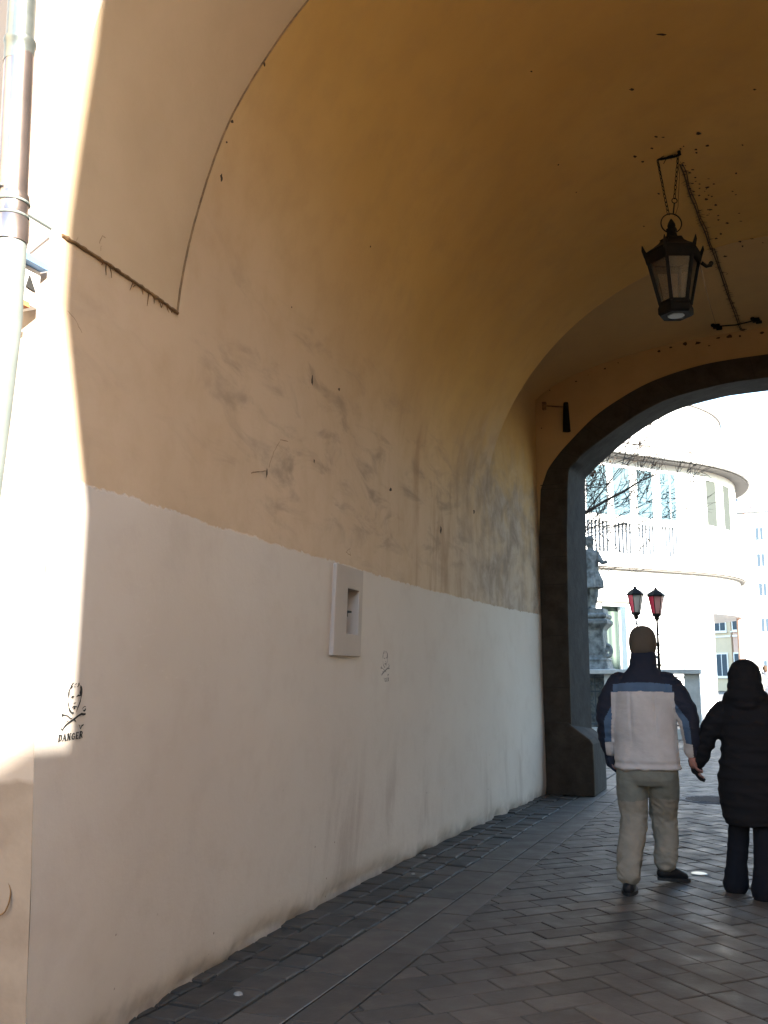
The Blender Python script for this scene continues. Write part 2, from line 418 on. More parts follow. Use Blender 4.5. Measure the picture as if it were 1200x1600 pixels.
# barrel vault
mb = MB(); NA = 72; angs = [math.pi * k / NA for k in range(NA + 1)]
rows = []
for k in range(60):
    u = k / 59; row = []
    for a in angs:
        ya = Yedge(a); Y = ya + (YF - ya) * u; pt = vpt(a, Y)
        n_ = .015 * noise.noise(Vector((pt.x * .8, pt.y * .8, pt.z * .8))) * math.sin(a)
        row.append(pt + Vector((0, 0, n_)))
    rows.append(row)
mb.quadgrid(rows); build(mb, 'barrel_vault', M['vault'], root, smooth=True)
# entrance band, 3 cm wider, ends at the mouth; plus the small step face
mb = MB(); rows = []
GR = .013
for k in range(12):
    u = k / 11; rows.append([vpt(a, Y0 + (Yedge(a) - Y0) * u, GR) for a in angs])
mb.quadgrid(rows)
mb2 = MB(); mb2.quadgrid([[vpt(a, Yedge(a)) for a in angs], [vpt(a, Yedge(a), GR) for a in angs]])
band = build(mb, 'entrance_band', M['band'], root, smooth=True)
build(mb2, 'band_step', M['rust'], root)
mb = MB()
mb.quadgrid([[vpt(0, y) for y in (Y0, 3.0, 3.3, Yedge(0))], [vpt(0, y, GR) for y in (Y0, 3.0, 3.3, Yedge(0))]])
build(mb, 'springing_shelf', M['vault'], root)
# debris line along the shelf (ragged brown strip)
mb = MB(); pts = []; rr = []
y = 2.735
while y < 3.60:
    pts.append(Vector((Xtop(y) + .004 + .004 * noise.noise(Vector((y * 25, 0, 0))), y, SPR - .002 + .004 * noise.noise(Vector((0, y * 30, 0))))))
    rr.append(.0075 + .005 * noise.noise(Vector((y * 40, 5, 0)))); y += .015
mb.tube(pts, rr, 6)
for k in range(13):
    y = rnd.choice([3.0, 3.25, 3.33, 3.45, 3.53]) + rnd.uniform(-.06, .06); z = SPR - .005; x = Xtop(y) + .004
    L = rnd.uniform(.015, .07); dy = rnd.uniform(-.015, .015)
    mb.tube([(x, y, z), (x, y + dy, z - L * .5), (x + .002, y + dy * 1.5 + rnd.uniform(-.01, .01), z - L)], [.0035, .0022, .001], 5)
build(mb, 'shelf_debris', M['rust'], root)
# end bay
def bayz(X, Y):
    u = (X - CX) / 3.07; Rr = .83 + .22 * (Y1 - Y) / (Y1 - YF)
    return 4.85 + Rr * math.sqrt(max(0, 1 - u * u))
mb = MB(); rows = []
for k in range(16):
    Y = YF + (Y1 - YF) * k / 15; row = []
    xw = Xtop(Y) - .0
    for j in range(8): row.append(Vector((xw - .012 * math.sin(j / 8 * 3.1), Y, SPR + (bayz(xw, Y) - .0 - SPR) * j / 8)))
    N = 40
    for j in range(N + 1):
        X = xw + (2 * CX - 2 * xw) * (0.5 - 0.5 * math.cos(math.pi * j / N)); row.append(Vector((X, Y, bayz(X, Y))))
    xr = 2 * CX - xw
    for j in range(7, -1, -1): row.append(Vector((xr, Y, SPR + (bayz(xr, Y) - SPR) * j / 8)))
    rows.append(row)
mb.quadgrid(rows); build(mb, 'end_bay_vault', M['baymat'], root, smooth=True)
# face between vault and end bay
mb = MB(); A = []; B = []
for a in angs:
    p1 = vpt(a, YF); s_ = math.sin(a)
    zb = bayz(p1.x, YF)
    if zb < p1.z + .001: zb = p1.z + .001
    xb = Xtop(YF) if a < 1 else (2 * CX - Xtop(YF) if a > math.pi - 1 else p1.x)
    A.append(p1)
    if a < 1 or a > math.pi - 1:
        k = min(a, math.pi - a); zz = SPR + (bayz(Xtop(YF), YF) - SPR) * min(1, k / .6)
        if k > .6: xx = (Xtop(YF) + (vpt(1, YF).x - Xtop(YF)) * (k - .6) / .4); xx = xx if a < 1 else 2 * CX - xx; zz = bayz(xx, YF)
        else: xx = Xtop(YF) if a < 1 else 2 * CX - Xtop(YF)
        B.append(Vector((xx, YF, zz)))
    else: B.append(Vector((p1.x, YF, zb)))
mb.quadgrid([A, B]); build(mb, 'bay_step', M['vault'], root)
# end wall around stone arch
OUT = [(-2.76, 0), (-2.765, 2.0), (-2.76, 3.2), (-2.72, 3.85), (-2.63, 4.09), (-2.50, 4.27), (-2.34, 4.44), (-1.99, 4.76), (-1.61, 4.99), (-1.22, 5.16), (-.71, 5.28), (-.3, 5.32), (.2, 5.335)]
INN = [(-2.42, 0), (-2.42, 2.0), (-2.40, 3.2), (-2.37, 3.85), (-2.35, 4.07), (-2.24, 4.20), (-2.12, 4.31), (-1.73, 4.57), (-1.34, 4.79), (-.98, 4.92), (-.48, 5.01), (-.2, 5.035), (.2, 5.045)]
REA = [(-2.31, 0), (-2.31, 2.0), (-2.30, 3.2), (-2.29, 3.85), (-2.28, 4.10), (-2.17, 4.22), (-2.05, 4.33), (-1.68, 4.62), (-1.31, 4.84), (-.96, 4.98), (-.47, 5.07), (-.2, 5.09), (.2, 5.10)]
def dens(pl, n=5):
    out = []
    for i in range(len(pl) - 1):
        for k in range(n):
            u = k / n
            p0 = pl[max(i - 1, 0)]; p1 = pl[i]; p2 = pl[i + 1]; p3 = pl[min(i + 2, len(pl) - 1)]
            if i < 4: out.append((p1[0] * (1 - u) + p2[0] * u, p1[1] * (1 - u) + p2[1] * u)); continue
            f = lambda c: .5 * (2 * p1[c] + (p2[c] - p0[c]) * u + (2 * p0[c] - 5 * p1[c] + 4 * p2[c] - p3[c]) * u * u + (3 * p1[c] - p0[c] - 3 * p2[c] + p3[c]) * u ** 3)
            out.append((f(0), f(1)))
    out.append(pl[-1]); return out
def mirr(pl): return pl + [(2 * CX - x, z) for x, z in pl[::-1][1:]]
O_, I_, R_ = (mirr(dens(q)) for q in (OUT, INN, REA))
def yv(pl, Y): return [Vector((x, Y, z)) for x, z in pl]
mb = MB(); top = []
for (x, z) in O_:
    if z < 3.9: top.append(Vector(((-2.95 if x < CX else 3.35), Y1, z)))
    else:
        sg = -1 if x < CX else 1; k_ = (z - 3.9) / .54
        if k_ < 1: top.append(Vector((-2.95 if sg < 0 else 3.35, Y1, 3.9 + 2.0 * k_)))
        else: top.append(Vector((CX + sg * 3.15 * min(1, abs(x - CX) / 2.54), Y1, 5.9)))
mb.quadgrid([yv(O_, Y1 - .0), top]); build(mb, 'end_wall', M['endwall'], root)
# stone arch of separate voussoirs: front face, reveal
mb = MB(); YR = 13.02; n = len(O_)
jn = lambda i: 0.004 * noise.noise(Vector((i * .7, 1, 1)))
f1, f2 = yv(O_, Y1 - .02), yv(I_, Y1 - .02)
mb.quadgrid([yv(O_, Y1), f1, [a.lerp(b, .5) + Vector((0, -.003, 0)) for a, b in zip(f1, f2)], [a.lerp(b, .94) for a, b in zip(f1, f2)],
             [a.lerp(b, .0) + Vector((0, .015, 0)) for a, b in zip(f2, f2)], yv([(a[0] * .5 + b[0] * .5, a[1] * .5 + b[1] * .5) for a, b in zip(I_, R_)], (Y1 + YR) / 2), yv(R_, YR)])
def archstone():
    m = mat('arch_reveal_stone', (.2, .18, .16), .9, 0, .08); t = NT(m); p = t.geo(); X, Y, Z = t.xyz(p)
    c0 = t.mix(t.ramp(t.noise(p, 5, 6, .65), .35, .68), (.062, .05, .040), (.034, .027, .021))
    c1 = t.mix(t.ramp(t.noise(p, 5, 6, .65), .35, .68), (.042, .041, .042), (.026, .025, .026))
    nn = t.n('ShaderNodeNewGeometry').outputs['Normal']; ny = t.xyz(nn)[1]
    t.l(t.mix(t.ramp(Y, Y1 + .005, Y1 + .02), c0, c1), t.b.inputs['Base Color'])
    t.l(t.bump(t.noise(p, 40, 5), .6, .006, t.bump(t.noise(p, 7, 4), .5, .02)), t.b.inputs['Normal']); return m
M['arch'] = archstone()
arch = build(mb, 'stone_arch', M['arch'], root, auto=40)
JM = mat('dark_joint', (.03, .025, .02), .95)
for i in list(range(9, len(O_) - 9, 6)) + [34]:
    a, b = f1[i], f2[i]; a2 = a.lerp(b, .02); b2 = a.lerp(b, .98); t_ = (f1[i + 1] - f1[i - 1]).normalized() * .004
    mb = MB(); mb.face([a2 - t_ + Vector((0, -.0035, 0)), a2 + t_ + Vector((0, -.0035, 0)), b2 + t_ + Vector((0, -.0035, 0)), b2 - t_ + Vector((0, -.0035, 0))]); build(mb, 'stone_joint', JM, arch)
for z in (.45, 1.3, 1.95, 2.6, 3.25, 3.9):
    for sgn in (0, 1):
        x0, x1 = (-2.72, -2.43) if sgn == 0 else (2.83, 3.12)
        mb = MB(); mb.bx(x0, x1, Y1 - .0255, Y1 - .022, z, z + .01); build(mb, 'stone_joint', JM, arch)
# guard stones at the feet of the arch
for sgn in (0, 1):
    mb = MB()
    prof = [(-2.75, 0), (-2.15, 0), (-2.15, .35), (-2.155, .62), (-2.19, .68), (-2.41, .84), (-2.45, .88), (-2.75, .90)]
    rows = []
    for (yy, sc_) in ((Y1 - .045, -.01), (Y1 - .03, .0), (Y1 + .45, .0), (YR + .05, .0), (YR + .08, -.04)):
        rows.append([Vector((x + (sc_ if x > -2.5 else 0), yy, z + (sc_ if z > .1 else 0))) for x, z in prof])
    if sgn: rows = [[Vector((2 * CX - q.x, q.y, q.z)) for q in r_] for r_ in rows]
    mb.quadgrid(rows, True); mb.cap(rows[0], True); mb.cap(rows[-1])
    g = build(mb, 'guard_stone', M['arch'], root, merge=True); bevel(g, .03, 3)
# mass above and around, front and rear facades
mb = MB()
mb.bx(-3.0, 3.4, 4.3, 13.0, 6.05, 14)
mb.bx(-9.5, -3.0, 3.05, 13.0, 0, 14); mb.bx(3.4, 30, 2.80, 13.0, 0, 14)  # right mass runs on unseen so its shadow covers the courtyard
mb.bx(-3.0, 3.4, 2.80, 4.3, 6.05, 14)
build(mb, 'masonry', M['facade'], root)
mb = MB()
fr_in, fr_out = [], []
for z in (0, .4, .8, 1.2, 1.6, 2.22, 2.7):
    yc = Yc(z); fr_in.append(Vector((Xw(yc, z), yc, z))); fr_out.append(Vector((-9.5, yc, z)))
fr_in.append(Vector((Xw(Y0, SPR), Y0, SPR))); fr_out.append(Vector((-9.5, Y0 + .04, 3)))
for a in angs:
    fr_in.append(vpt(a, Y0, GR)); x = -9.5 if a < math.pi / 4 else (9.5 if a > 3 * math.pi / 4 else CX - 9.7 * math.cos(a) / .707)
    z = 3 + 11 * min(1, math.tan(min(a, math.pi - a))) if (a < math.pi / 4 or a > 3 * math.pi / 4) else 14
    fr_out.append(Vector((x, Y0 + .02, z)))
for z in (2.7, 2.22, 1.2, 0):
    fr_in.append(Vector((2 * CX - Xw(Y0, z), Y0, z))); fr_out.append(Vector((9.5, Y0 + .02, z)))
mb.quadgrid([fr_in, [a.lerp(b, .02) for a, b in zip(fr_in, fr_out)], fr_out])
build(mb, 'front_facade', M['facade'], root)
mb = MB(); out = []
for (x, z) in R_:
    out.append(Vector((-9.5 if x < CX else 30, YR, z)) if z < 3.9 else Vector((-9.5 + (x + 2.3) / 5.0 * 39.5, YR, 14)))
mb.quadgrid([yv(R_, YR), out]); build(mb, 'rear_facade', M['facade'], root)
mb = MB(); pts2 = []
mb.quadgrid([[(-9.7, 2.5, 14), (30, 2.5, 14)], [(-9.7, 7.9, 17.5), (30, 7.9, 17.5)], [(-9.7, 13.3, 14), (30, 13.3, 14)]])
rf = build(mb, 'roof', M['roof'], root)
# raised panel with niche (meter box)
nic = empty('wall_niche_panel', (Xw(6, 1.9), 6.0, 1.60)); tag(nic, 'raised rectangular plaster panel with a deep open slot, top at the paint line', 'wall panel')
mb = MB()
def wp(y, z, o=0): return Vector((Xw(y, z) + o, y, z))
PY0, PY1, PZ0, PZ1 = 5.73, 6.27, 1.605, 2.21
D = .028
def frame_ring(o): return [wp(PY0, PZ0, o), wp(PY1, PZ0, o), wp(PY1, PZ1, o), wp(PY0, PZ1, o)]
def slot_ring(o): return [wp(NY0, NZ0, o), wp(NY1, NZ0, o), wp(NY1, NZ1, o), wp(NY0, NZ1, o)]
mb.quadgrid([frame_ring(-.02), frame_ring(D), slot_ring(D), slot_ring(-.22)], True)
o = build(mb, 'panel', M['trim'], nic, merge=True); bevel(o, .006, 2)
mb = MB(); mb.quadgrid([slot_ring(-.219), [q.lerp(Vector((Xw(6.07, 1.9) - .219, 6.07, 1.9)), .999) for q in slot_ring(-.219)]], True)
build(mb, 'slot_back', M['endwall'], nic)
mb = MB(); c = wp(6.03, 1.905, 0)
mb.box((c.x + .018, 5.99, 1.905), (.03, .075, .012)); mb.box((c.x + .012, 5.975, 1.886), (.02, .03, .03)); mb.tube([(c.x + .0, 6.02, 1.90), (c.x - .02, 6.035, 1.86)], .005, 6)
build(mb, 'latch', M['iron'], nic)

# plaster blemishes: irregular flakes on the vault, flush patches
def blob(mb, P, N, a, b, ang, k=9, seed=0):
    N = N.normalized(); T = N.orthogonal().normalized(); B = N.cross(T)
    T, B = T * math.cos(ang) + B * math.sin(ang), B * math.cos(ang) - T * math.sin(ang)
    r_ = random.Random(seed)
    mb.face([P + N * .0025 + T * (a * math.cos(2 * math.pi * i / k) * r_.uniform(.6, 1.15)) + B * (b * math.sin(2 * math.pi * i / k) * r_.uniform(.5, 1.2)) for i in range(k)])
def vnorm(P):
    if P.z < SPR: return Vector((1, 0, 0))
    wd = CX - Xtop(P.y); return -Vector(((P.x - CX) / wd ** 2, 0, (P.z - SPR) / RISE ** 2)).normalized()
def strokes(mb, x, y, wpx, hpx, seed, z2=0.02):
    P = vaultpt(x, y, z2); P1 = vaultpt(x + wpx / 2, y, z2); P2 = vaultpt(x - wpx / 2, y, z2); Q1 = vaultpt(x, y - hpx / 2, z2); Q2 = vaultpt(x, y + hpx / 2, z2)
    U = (P1 - P2) / 2; V = (Q1 - Q2) / 2; r_ = random.Random(seed)
    off = vnorm(P) * .004; k = 10
    mb.face([P + off + U * (math.cos(2 * math.pi * i / k) * r_.uniform(.5, 1.2)) + V * (math.sin(2 * math.pi * i / k) * r_.uniform(.5, 1.2)) for i in range(k)])
mb = MB()
SP = [(1033, 53, 16, 4), (987, 139, 9, 4), (1179, 139, 6, 3), (830, 111, 4, 3), (1025, 213, 7, 3), (1036, 214, 5, 2), (1091, 208, 9, 5), (1018, 231, 7, 3), (1068, 228, 3, 3), (1087, 233, 6, 4), (1105, 227, 7, 4), (1063, 232, 4, 3),
      (992, 244, 7, 4), (1004, 252, 6, 4), (1088, 238, 5, 3), (1160, 226, 3, 3), (1150, 270, 4, 3), (1105, 292, 8, 3), (1078, 294, 5, 3), (1092, 305, 5, 3), (1103, 311, 6, 4), (1118, 320, 6, 4), (1110, 327, 6, 3), (1122, 343, 5, 3),
      (1136, 348, 6, 3), (1126, 365, 5, 3), (1119, 372, 5, 3), (1156, 377, 5, 3), (1160, 384, 5, 3), (1133, 400, 8, 3), (1029, 302, 4, 3), (1006, 353, 4, 2), (1137, 428, 4, 3), (1146, 433, 5, 2), (872, 257, 3, 3), (1160, 474, 5, 3),
      (1124, 484, 5, 3), (900, 300, 2, 2), (1081, 510, 7, 2), (412, 100, 5, 8), (345, 278, 5, 16), (362, 190, 5, 7), (353, 222, 4, 4), (487, 594, 4, 17), (529, 608, 3, 7), (490, 720, 3, 8), (688, 828, 3, 12), (416, 738, 3, 16),
      (740, 800, 3, 10), (610, 765, 5, 7), (578, 385, 2, 3), (455, 480, 2, 3)]
for i, (x, y, a, b) in enumerate(SP):
    mb = MB(); strokes(mb, x, y, a, b, i); build(mb, 'plaster_hole', M['speck'], root)
r2 = random.Random(3)
for i in range(38):  # fine flecks beside the cable
    x = 1062 + r2.uniform(0, 1) * 130; y = 250 + (x - 1062) * 2.3 * r2.uniform(.2, 1.0) + r2.uniform(-6, 6)
    if y < 500 and x < 1198:
        mb = MB(); strokes(mb, x, y, r2.uniform(2, 6), r2.uniform(1.2, 2.6), 100 + i); build(mb, 'plaster_hole', M['speck'], root)
def crack(pts, wd=.004, off=.003, seed=0):
    r_ = random.Random(seed); L = []; mb = MB()
    for i in range(len(pts) - 1):
        for k in range(4):
            u = k / 4; x = pts[i][0] * (1 - u) + pts[i + 1][0] * u + r_.uniform(-.8, .8); y = pts[i][1] * (1 - u) + pts[i + 1][1] * u + r_.uniform(-.8, .8)
            L.append(vaultpt(x, y, .012))
    L.append(vaultpt(*pts[-1], .012))
    for i in range(len(L) - 1):
        d = (L[i + 1] - L[i]); n_ = vnorm(L[i]); s_ = d.cross(n_)
        if s_.length < 1e-6: continue
        s_ = s_.normalized() * wd * r_.uniform(.3, 1)
        mb.face([L[i] - s_, L[i] + s_, L[i + 1] + s_ * .8, L[i + 1] - s_ * .8])
    build(mb, 'crack', M['grime'], root)
crack([(392, 739), (405, 737), (416, 736)], .004); crack([(420, 730), (428, 705), (437, 690)], .0022); crack([(437, 687), (450, 690)], .003)
crack([(105, 485), (118, 500), (128, 520)], .0015)
crack([(118, 380), (122, 370)], .001); crack([(155, 380), (160, 368), (165, 372)], .002); crack([(158, 384), (157, 392)], .0015)
crack([(768, 790), (766, 830), (775, 870)], .002)
crack([(545, 855), (548, 868), (540, 862), (548, 856)], .0022)

# end wall: dirt specks along its top edge
mb = MB(); r3 = random.Random(9)
for (x, y, s_) in [(900, 593, 4), (919, 583, 2), (945, 573, 5), (966, 564, 3), (1030, 546, 6), (1048, 540, 5), (1071, 534, 8), (1090, 533, 9), (1108, 537, 4), (1122, 525, 6), (1140, 523, 9), (1156, 522, 5), (1190, 517, 7), (859, 607, 3), (846, 666, 3)]:
    P = onY(x, y + 3, Y1 - .006); k = 8; u = s_ * .0042; mb = MB()
    mb.face([P + Vector((math.cos(6.283 * i / k) * u * r3.uniform(.5, 1.2), 0, math.sin(6.283 * i / k) * u * .7 * r3.uniform(.5, 1.2))) for i in range(k)]); build(mb, 'wall_speck', M['speck'], root)

# ------------------------------------------------------------------ stencils on the wall
def poly_w(mb, pts): mb.face([Vector((Xw(y, z) + .003, y, z)) for y, z in pts])
def stroke_w(mb, pts, wds, O, S):
    L = [Vector((0, O[0] + p[0] * S[0], O[1] - p[1] * S[1])) for p in pts]
    for i in range(len(L) - 1):
        d = (L[i + 1] - L[i]); s_ = Vector((0, -d.z, d.y)).normalized()
        w0 = wds[i] * S[0] / 2 if isinstance(wds, list) else wds * S[0] / 2; w1 = wds[i + 1] * S[0] / 2 if isinstance(wds, list) else w0
        q = [L[i] - s_ * w0 - d * .08, L[i] + s_ * w0 - d * .08, L[i + 1] + s_ * w1 + d * .08, L[i + 1] - s_ * w1 + d * .08]
        poly_w(mb, [(v.y, v.z) for v in q])
def stencil(O, S, m, name, seed=0):
    """O=(Y of left, z of top); S= metres per drawing unit; drawing units = pixels of an 11.4x enlargement, origin (330,290)"""
    mb = MB()
    def st(pts, w_): stroke_w(mb, [(x - 330, y - 290) for x, y in pts], w_, O, S)
    def pg(pts): poly_w(mb, [(O[0] + (x - 330) * S[0], O[1] - (y - 290) * S[1]) for x, y in pts])
    pg([(505, 298), (480, 308), (458, 345), (445, 395), (452, 412), (478, 405), (492, 375), (478, 350), (500, 322)])
    pg([(440, 400), (455, 405), (447, 460), (450, 520), (442, 570), (428, 610), (432, 560), (420, 500), (425, 445)])
    st([(436, 640), (448, 690), (455, 728)], [4, 12, 14]); st([(458, 745), (475, 790), (500, 830)], [8, 20, 16]); st([(500, 828), (528, 855), (552, 858)], [10, 16, 24])
    pg([(592, 296), (604, 320), (606, 352), (590, 372), (560, 390), (566, 372), (586, 358), (582, 325)]); st([(520, 345), (545, 320), (560, 322)], [7, 9, 5]); st([(520, 372), (535, 382)], [12, 10])
    pg([(625, 345), (650, 370), (668, 420), (675, 490), (672, 545), (655, 550), (632, 545), (636, 520), (622, 490), (632, 430), (622, 390)])
    pg([(570, 562), (578, 542), (594, 530), (598, 512), (612, 530), (660, 528), (650, 548), (622, 556), (598, 556), (580, 572)])
    pg([(482, 552), (510, 540), (536, 552), (530, 568), (508, 582), (488, 572)])
    st([(665, 550), (655, 610), (652, 650)], [14, 10, 18]); st([(652, 650), (632, 720), (610, 800), (600, 850)], [16, 18, 14, 4])
    st([(542, 676), (560, 680), (578, 662)], [6, 12, 6]); st([(522, 750), (545, 738), (575, 738), (605, 750)], [10, 14, 14, 8]); st([(548, 770), (572, 772)], 22)
    st([(375, 815), (370, 850), (355, 880), (362, 912)], [20, 10, 24, 10]); st([(360, 885), (410, 885), (460, 905), (500, 945), (525, 960), (545, 942)], [30, 12, 9, 10, 9, 6])
    st([(775, 890), (740, 895), (700, 885), (650, 910), (580, 965), (500, 1020), (440, 1070), (405, 1120), (385, 1185)], [22, 26, 28, 22, 26, 26, 28, 24, 6])
    st([(705, 800), (715, 770), (740, 748), (765, 752)], [6, 10, 8, 6]); pg([(772, 770), (775, 820), (750, 848), (722, 835), (720, 815), (748, 808), (760, 790)])
    st([(437, 1018), (475, 990)], [8, 12]); st([(375, 1078), (360, 1110), (375, 1140), (395, 1150)], [14, 8, 10, 16]); st([(575, 975), (600, 1005), (622, 1030)], [26, 12, 3])
    st([(668, 1080), (690, 1100), (700, 1140), (715, 1158)], [5, 10, 12, 16]); st([(757, 1085), (725, 1110), (720, 1145)], [14, 22, 8])
    # lettering: DANGER, slab stencil letters
    def bar(x0, y0, x1, y1): pg([(x0, y0), (x1, y0), (x1, y1), (x0, y1)])
    T, Bm = 1228, 1352
    def slab(x, w_, y): bar(x, y, x + w_, y + 14)
    x = 332; bar(x + 8, T, x + 30, Bm + 8); slab(x, 20, T); slab(x, 20, Bm - 6); st([(x + 34, T + 8), (x + 54, T + 30), (x + 56, T + 90), (x + 34, Bm - 4)], [12, 20, 20, 12])
    x = 405; st([(x + 8, Bm - 4), (x + 34, T)], [10, 14]); st([(x + 34, T), (x + 58, Bm - 6)], [14, 24]); st([(x + 16, T + 82), (x + 50, T + 82)], 10); slab(x - 2, 24, Bm - 14); slab(x + 44, 30, Bm - 14)
    x = 487; bar(x + 4, T, x + 16, Bm - 8); st([(x + 8, T + 4), (x + 50, Bm - 12)], 24); bar(x + 44, T - 4, x + 54, Bm - 12); slab(x - 4, 28, T - 2); slab(x - 4, 26, Bm - 16); slab(x + 38, 26, T - 6)
    x = 565; st([(x + 48, T + 22), (x + 28, T), (x + 8, T + 26), (x + 4, T + 64), (x + 10, T + 96), (x + 30, Bm - 14), (x + 44, Bm - 22)], [14, 12, 20, 24, 20, 12, 14]); bar(x + 38, T + 60, x + 54, Bm - 16); slab(x + 28, 34, T + 56)
    x = 636; bar(x + 4, T - 14, x + 24, Bm - 16); slab(x, 48, T - 18); slab(x + 6, 34, T + 42); slab(x, 50, Bm - 26); bar(x + 42, T - 12, x + 50, T + 14); bar(x + 42, Bm - 44, x + 50, Bm - 20)
    x = 700; bar(x + 4, T - 20, x + 26, Bm - 16); slab(x - 2, 34, T - 26); st([(x + 26, T - 18), (x + 52, T), (x + 48, T + 30), (x + 26, T + 40)], [12, 18, 16, 10]); st([(x + 28, T + 44), (x + 46, T + 70), (x + 60, Bm - 24)], [12, 22, 14]); slab(x - 2, 30, Bm - 26)
    return mb, m
A_ = wallpt(60 + 335 / 11.43, 1040 + 1360 / 11.43); B_ = wallpt(60 + 770 / 11.43, 1040 + 1340 / 11.43); Ct = wallpt(60 + 520 / 11.43, 1040 + 295 / 11.43)
sx = (B_.y - A_.y) / 435; sz = (Ct.z - A_.z) / 1065
mb, _m = stencil((A_.y, Ct.z), (sx, sz), None, 'a')
o = build(mb, 'stencil', M['stencil'], None, base=(A_.x, A_.y, A_.z)); tag(o, 'black stencil of a face over crossed bones above the word DANGER, in the sunlit corner', 'stencil graffiti', 'stencils on the passage wall')
S0, S1, S2 = wallpt(593, 1066), wallpt(607, 1066), wallpt(600, 1016)
mb, _m = stencil((S0.y, S2.z), ((S1.y - S0.y) / 435, (S2.z - S0.z) / 1065), None, 'b')
o = build(mb, 'stencil', M['stencil_grey'], None, base=(S0.x, S0.y, S0.z)); tag(o, 'small faded grey stencil of face and bones to the right of the raised niche panel', 'stencil graffiti', 'stencils on the passage wall')

# ------------------------------------------------------------------ pavement
mb = MB()
mb.face([(-400, -300, -.03), (400, -300, -.03), (400, 500, -.03), (-400, 500, -.03)])
o = build(mb, 'ground', M['yard']); tag(o, kind='structure')
# bedding sheet
mb = MB(); mb.face([(-2.95, -.5, -.012), (3.3, -.5, -.012), (3.3, 13.0, -.012), (-2.95, 13.0, -.012)])
mb.face([(-6, 13.01, -.012), (5, 13.01, -.012), (5, 32, -.012), (-6, 32, -.012)])
o = build(mb, 'joint_bed', M['joint']); tag(o, kind='structure')
def clip(poly, xa, xb, ya, yb):
    def cl(P, f, g):
        out = []
        for i in range(len(P)):
            a, b = P[i], P[(i + 1) % len(P)]; fa, fb = f(a), f(b)
            if fa >= 0: out.append(a)
            if (fa >= 0) != (fb >= 0):
                u = fa / (fa - fb); out.append((a[0] + (b[0] - a[0]) * u, a[1] + (b[1] - a[1]) * u))
        return out
    for f in (lambda p: p[0] - xa, lambda p: xb - p[0], lambda p: p[1] - ya, lambda p: yb - p[1]):
        poly = cl(poly, f, None)
        if len(poly) < 3: return []
    return poly
def stoneblk(mb, poly, z, gap=.004, ch=.006, tilt=0):
    n_ = len(poly); cx = sum(p[0] for p in poly) / n_; cy = sum(p[1] for p in poly) / n_
    area = abs(sum(poly[i][0] * poly[(i + 1) % n_][1] - poly[(i + 1) % n_][0] * poly[i][1] for i in range(n_))) / 2
    if area < .0015: return
    def shrink(d):
        out = []
        for i in range(n_):
            a, b, c = poly[i - 1], poly[i], poly[(i + 1) % n_]
            v = Vector((b[0] - cx, b[1] - cy)); L = v.length
            if L < .02: out.append(b); continue
            u1 = Vector((b[0] - a[0], b[1] - a[1])); u2 = Vector((c[0] - b[0], c[1] - b[1]))
            if u1.length < 1e-5 or u2.length < 1e-5: out.append(b); continue
            u1.normalize(); u2.normalize(); n1 = Vector((-u1.y, u1.x)); n2 = Vector((-u2.y, u2.x)); m_ = n1 + n2
            if m_.length < .1: out.append(b); continue
            m_ = m_ / max(.25, m_.length_squared / 2); q = Vector(b) + m_ * d if m_.dot(-v) > 0 else Vector(b) - m_ * d
            out.append((q.x, q.y))
        return out
    p1, p2 = shrink(gap), shrink(gap + ch); tx, ty = rnd.uniform(-tilt, tilt), rnd.uniform(-tilt, tilt)
    zz = lambda p: z + (p[0] - cx) * tx + (p[1] - cy) * ty
    r0 = [Vector((p[0], p[1], -.02)) for p in p1]; r1 = [Vector((p[0], p[1], zz(p) - ch * .6)) for p in p1]; r2_ = [Vector((p[0], p[1], zz(p))) for p in p2]
    b = len(mb.v); mb.v += r0 + r1 + r2_
    for i in range(n_):
        k = (i + 1) % n_
        for L in (0, 1): mb.f.append([b + L * n_ + i, b + L * n_ + k, b + (L + 1) * n_ + k, b + (L + 1) * n_ + i]); mb.m.append(0)
    mb.f.append([b + 2 * n_ + i for i in range(n_)]); mb.m.append(0)
mbp = MB()
def field(xa, xb, ya, yb, ang, L, W, mb):
    ca, sa = math.cos(ang), math.sin(ang); cxm, cym = (xa + xb) / 2, (ya + yb) / 2
    Rr = math.hypot(xb - xa, yb - ya) / 2 + 1; nr = int(Rr / W) + 1; nl = int(Rr / L) + 2
    for i in range(-nr, nr + 1):
        off = (i % 2) * L / 2 + rnd.uniform(-.05, .05); x = -nl * L + off
        while x < nl * L:
            l = L * rnd.choice([.82, 1, 1, 1.1, 1.22])
            c = [(x, i * W), (x + l, i * W), (x + l, (i + 1) * W), (x, (i + 1) * W)]; x += l
            pl = [(cxm + u * ca - v * sa, cym + u * sa + v * ca) for u, v in c]
            pl = clip(pl, xa, xb, ya, yb)
            if pl: stoneblk(mb, pl, rnd.uniform(-.0025, .0025), rnd.uniform(.0025, .005), .005, .006)
SX = -0.80
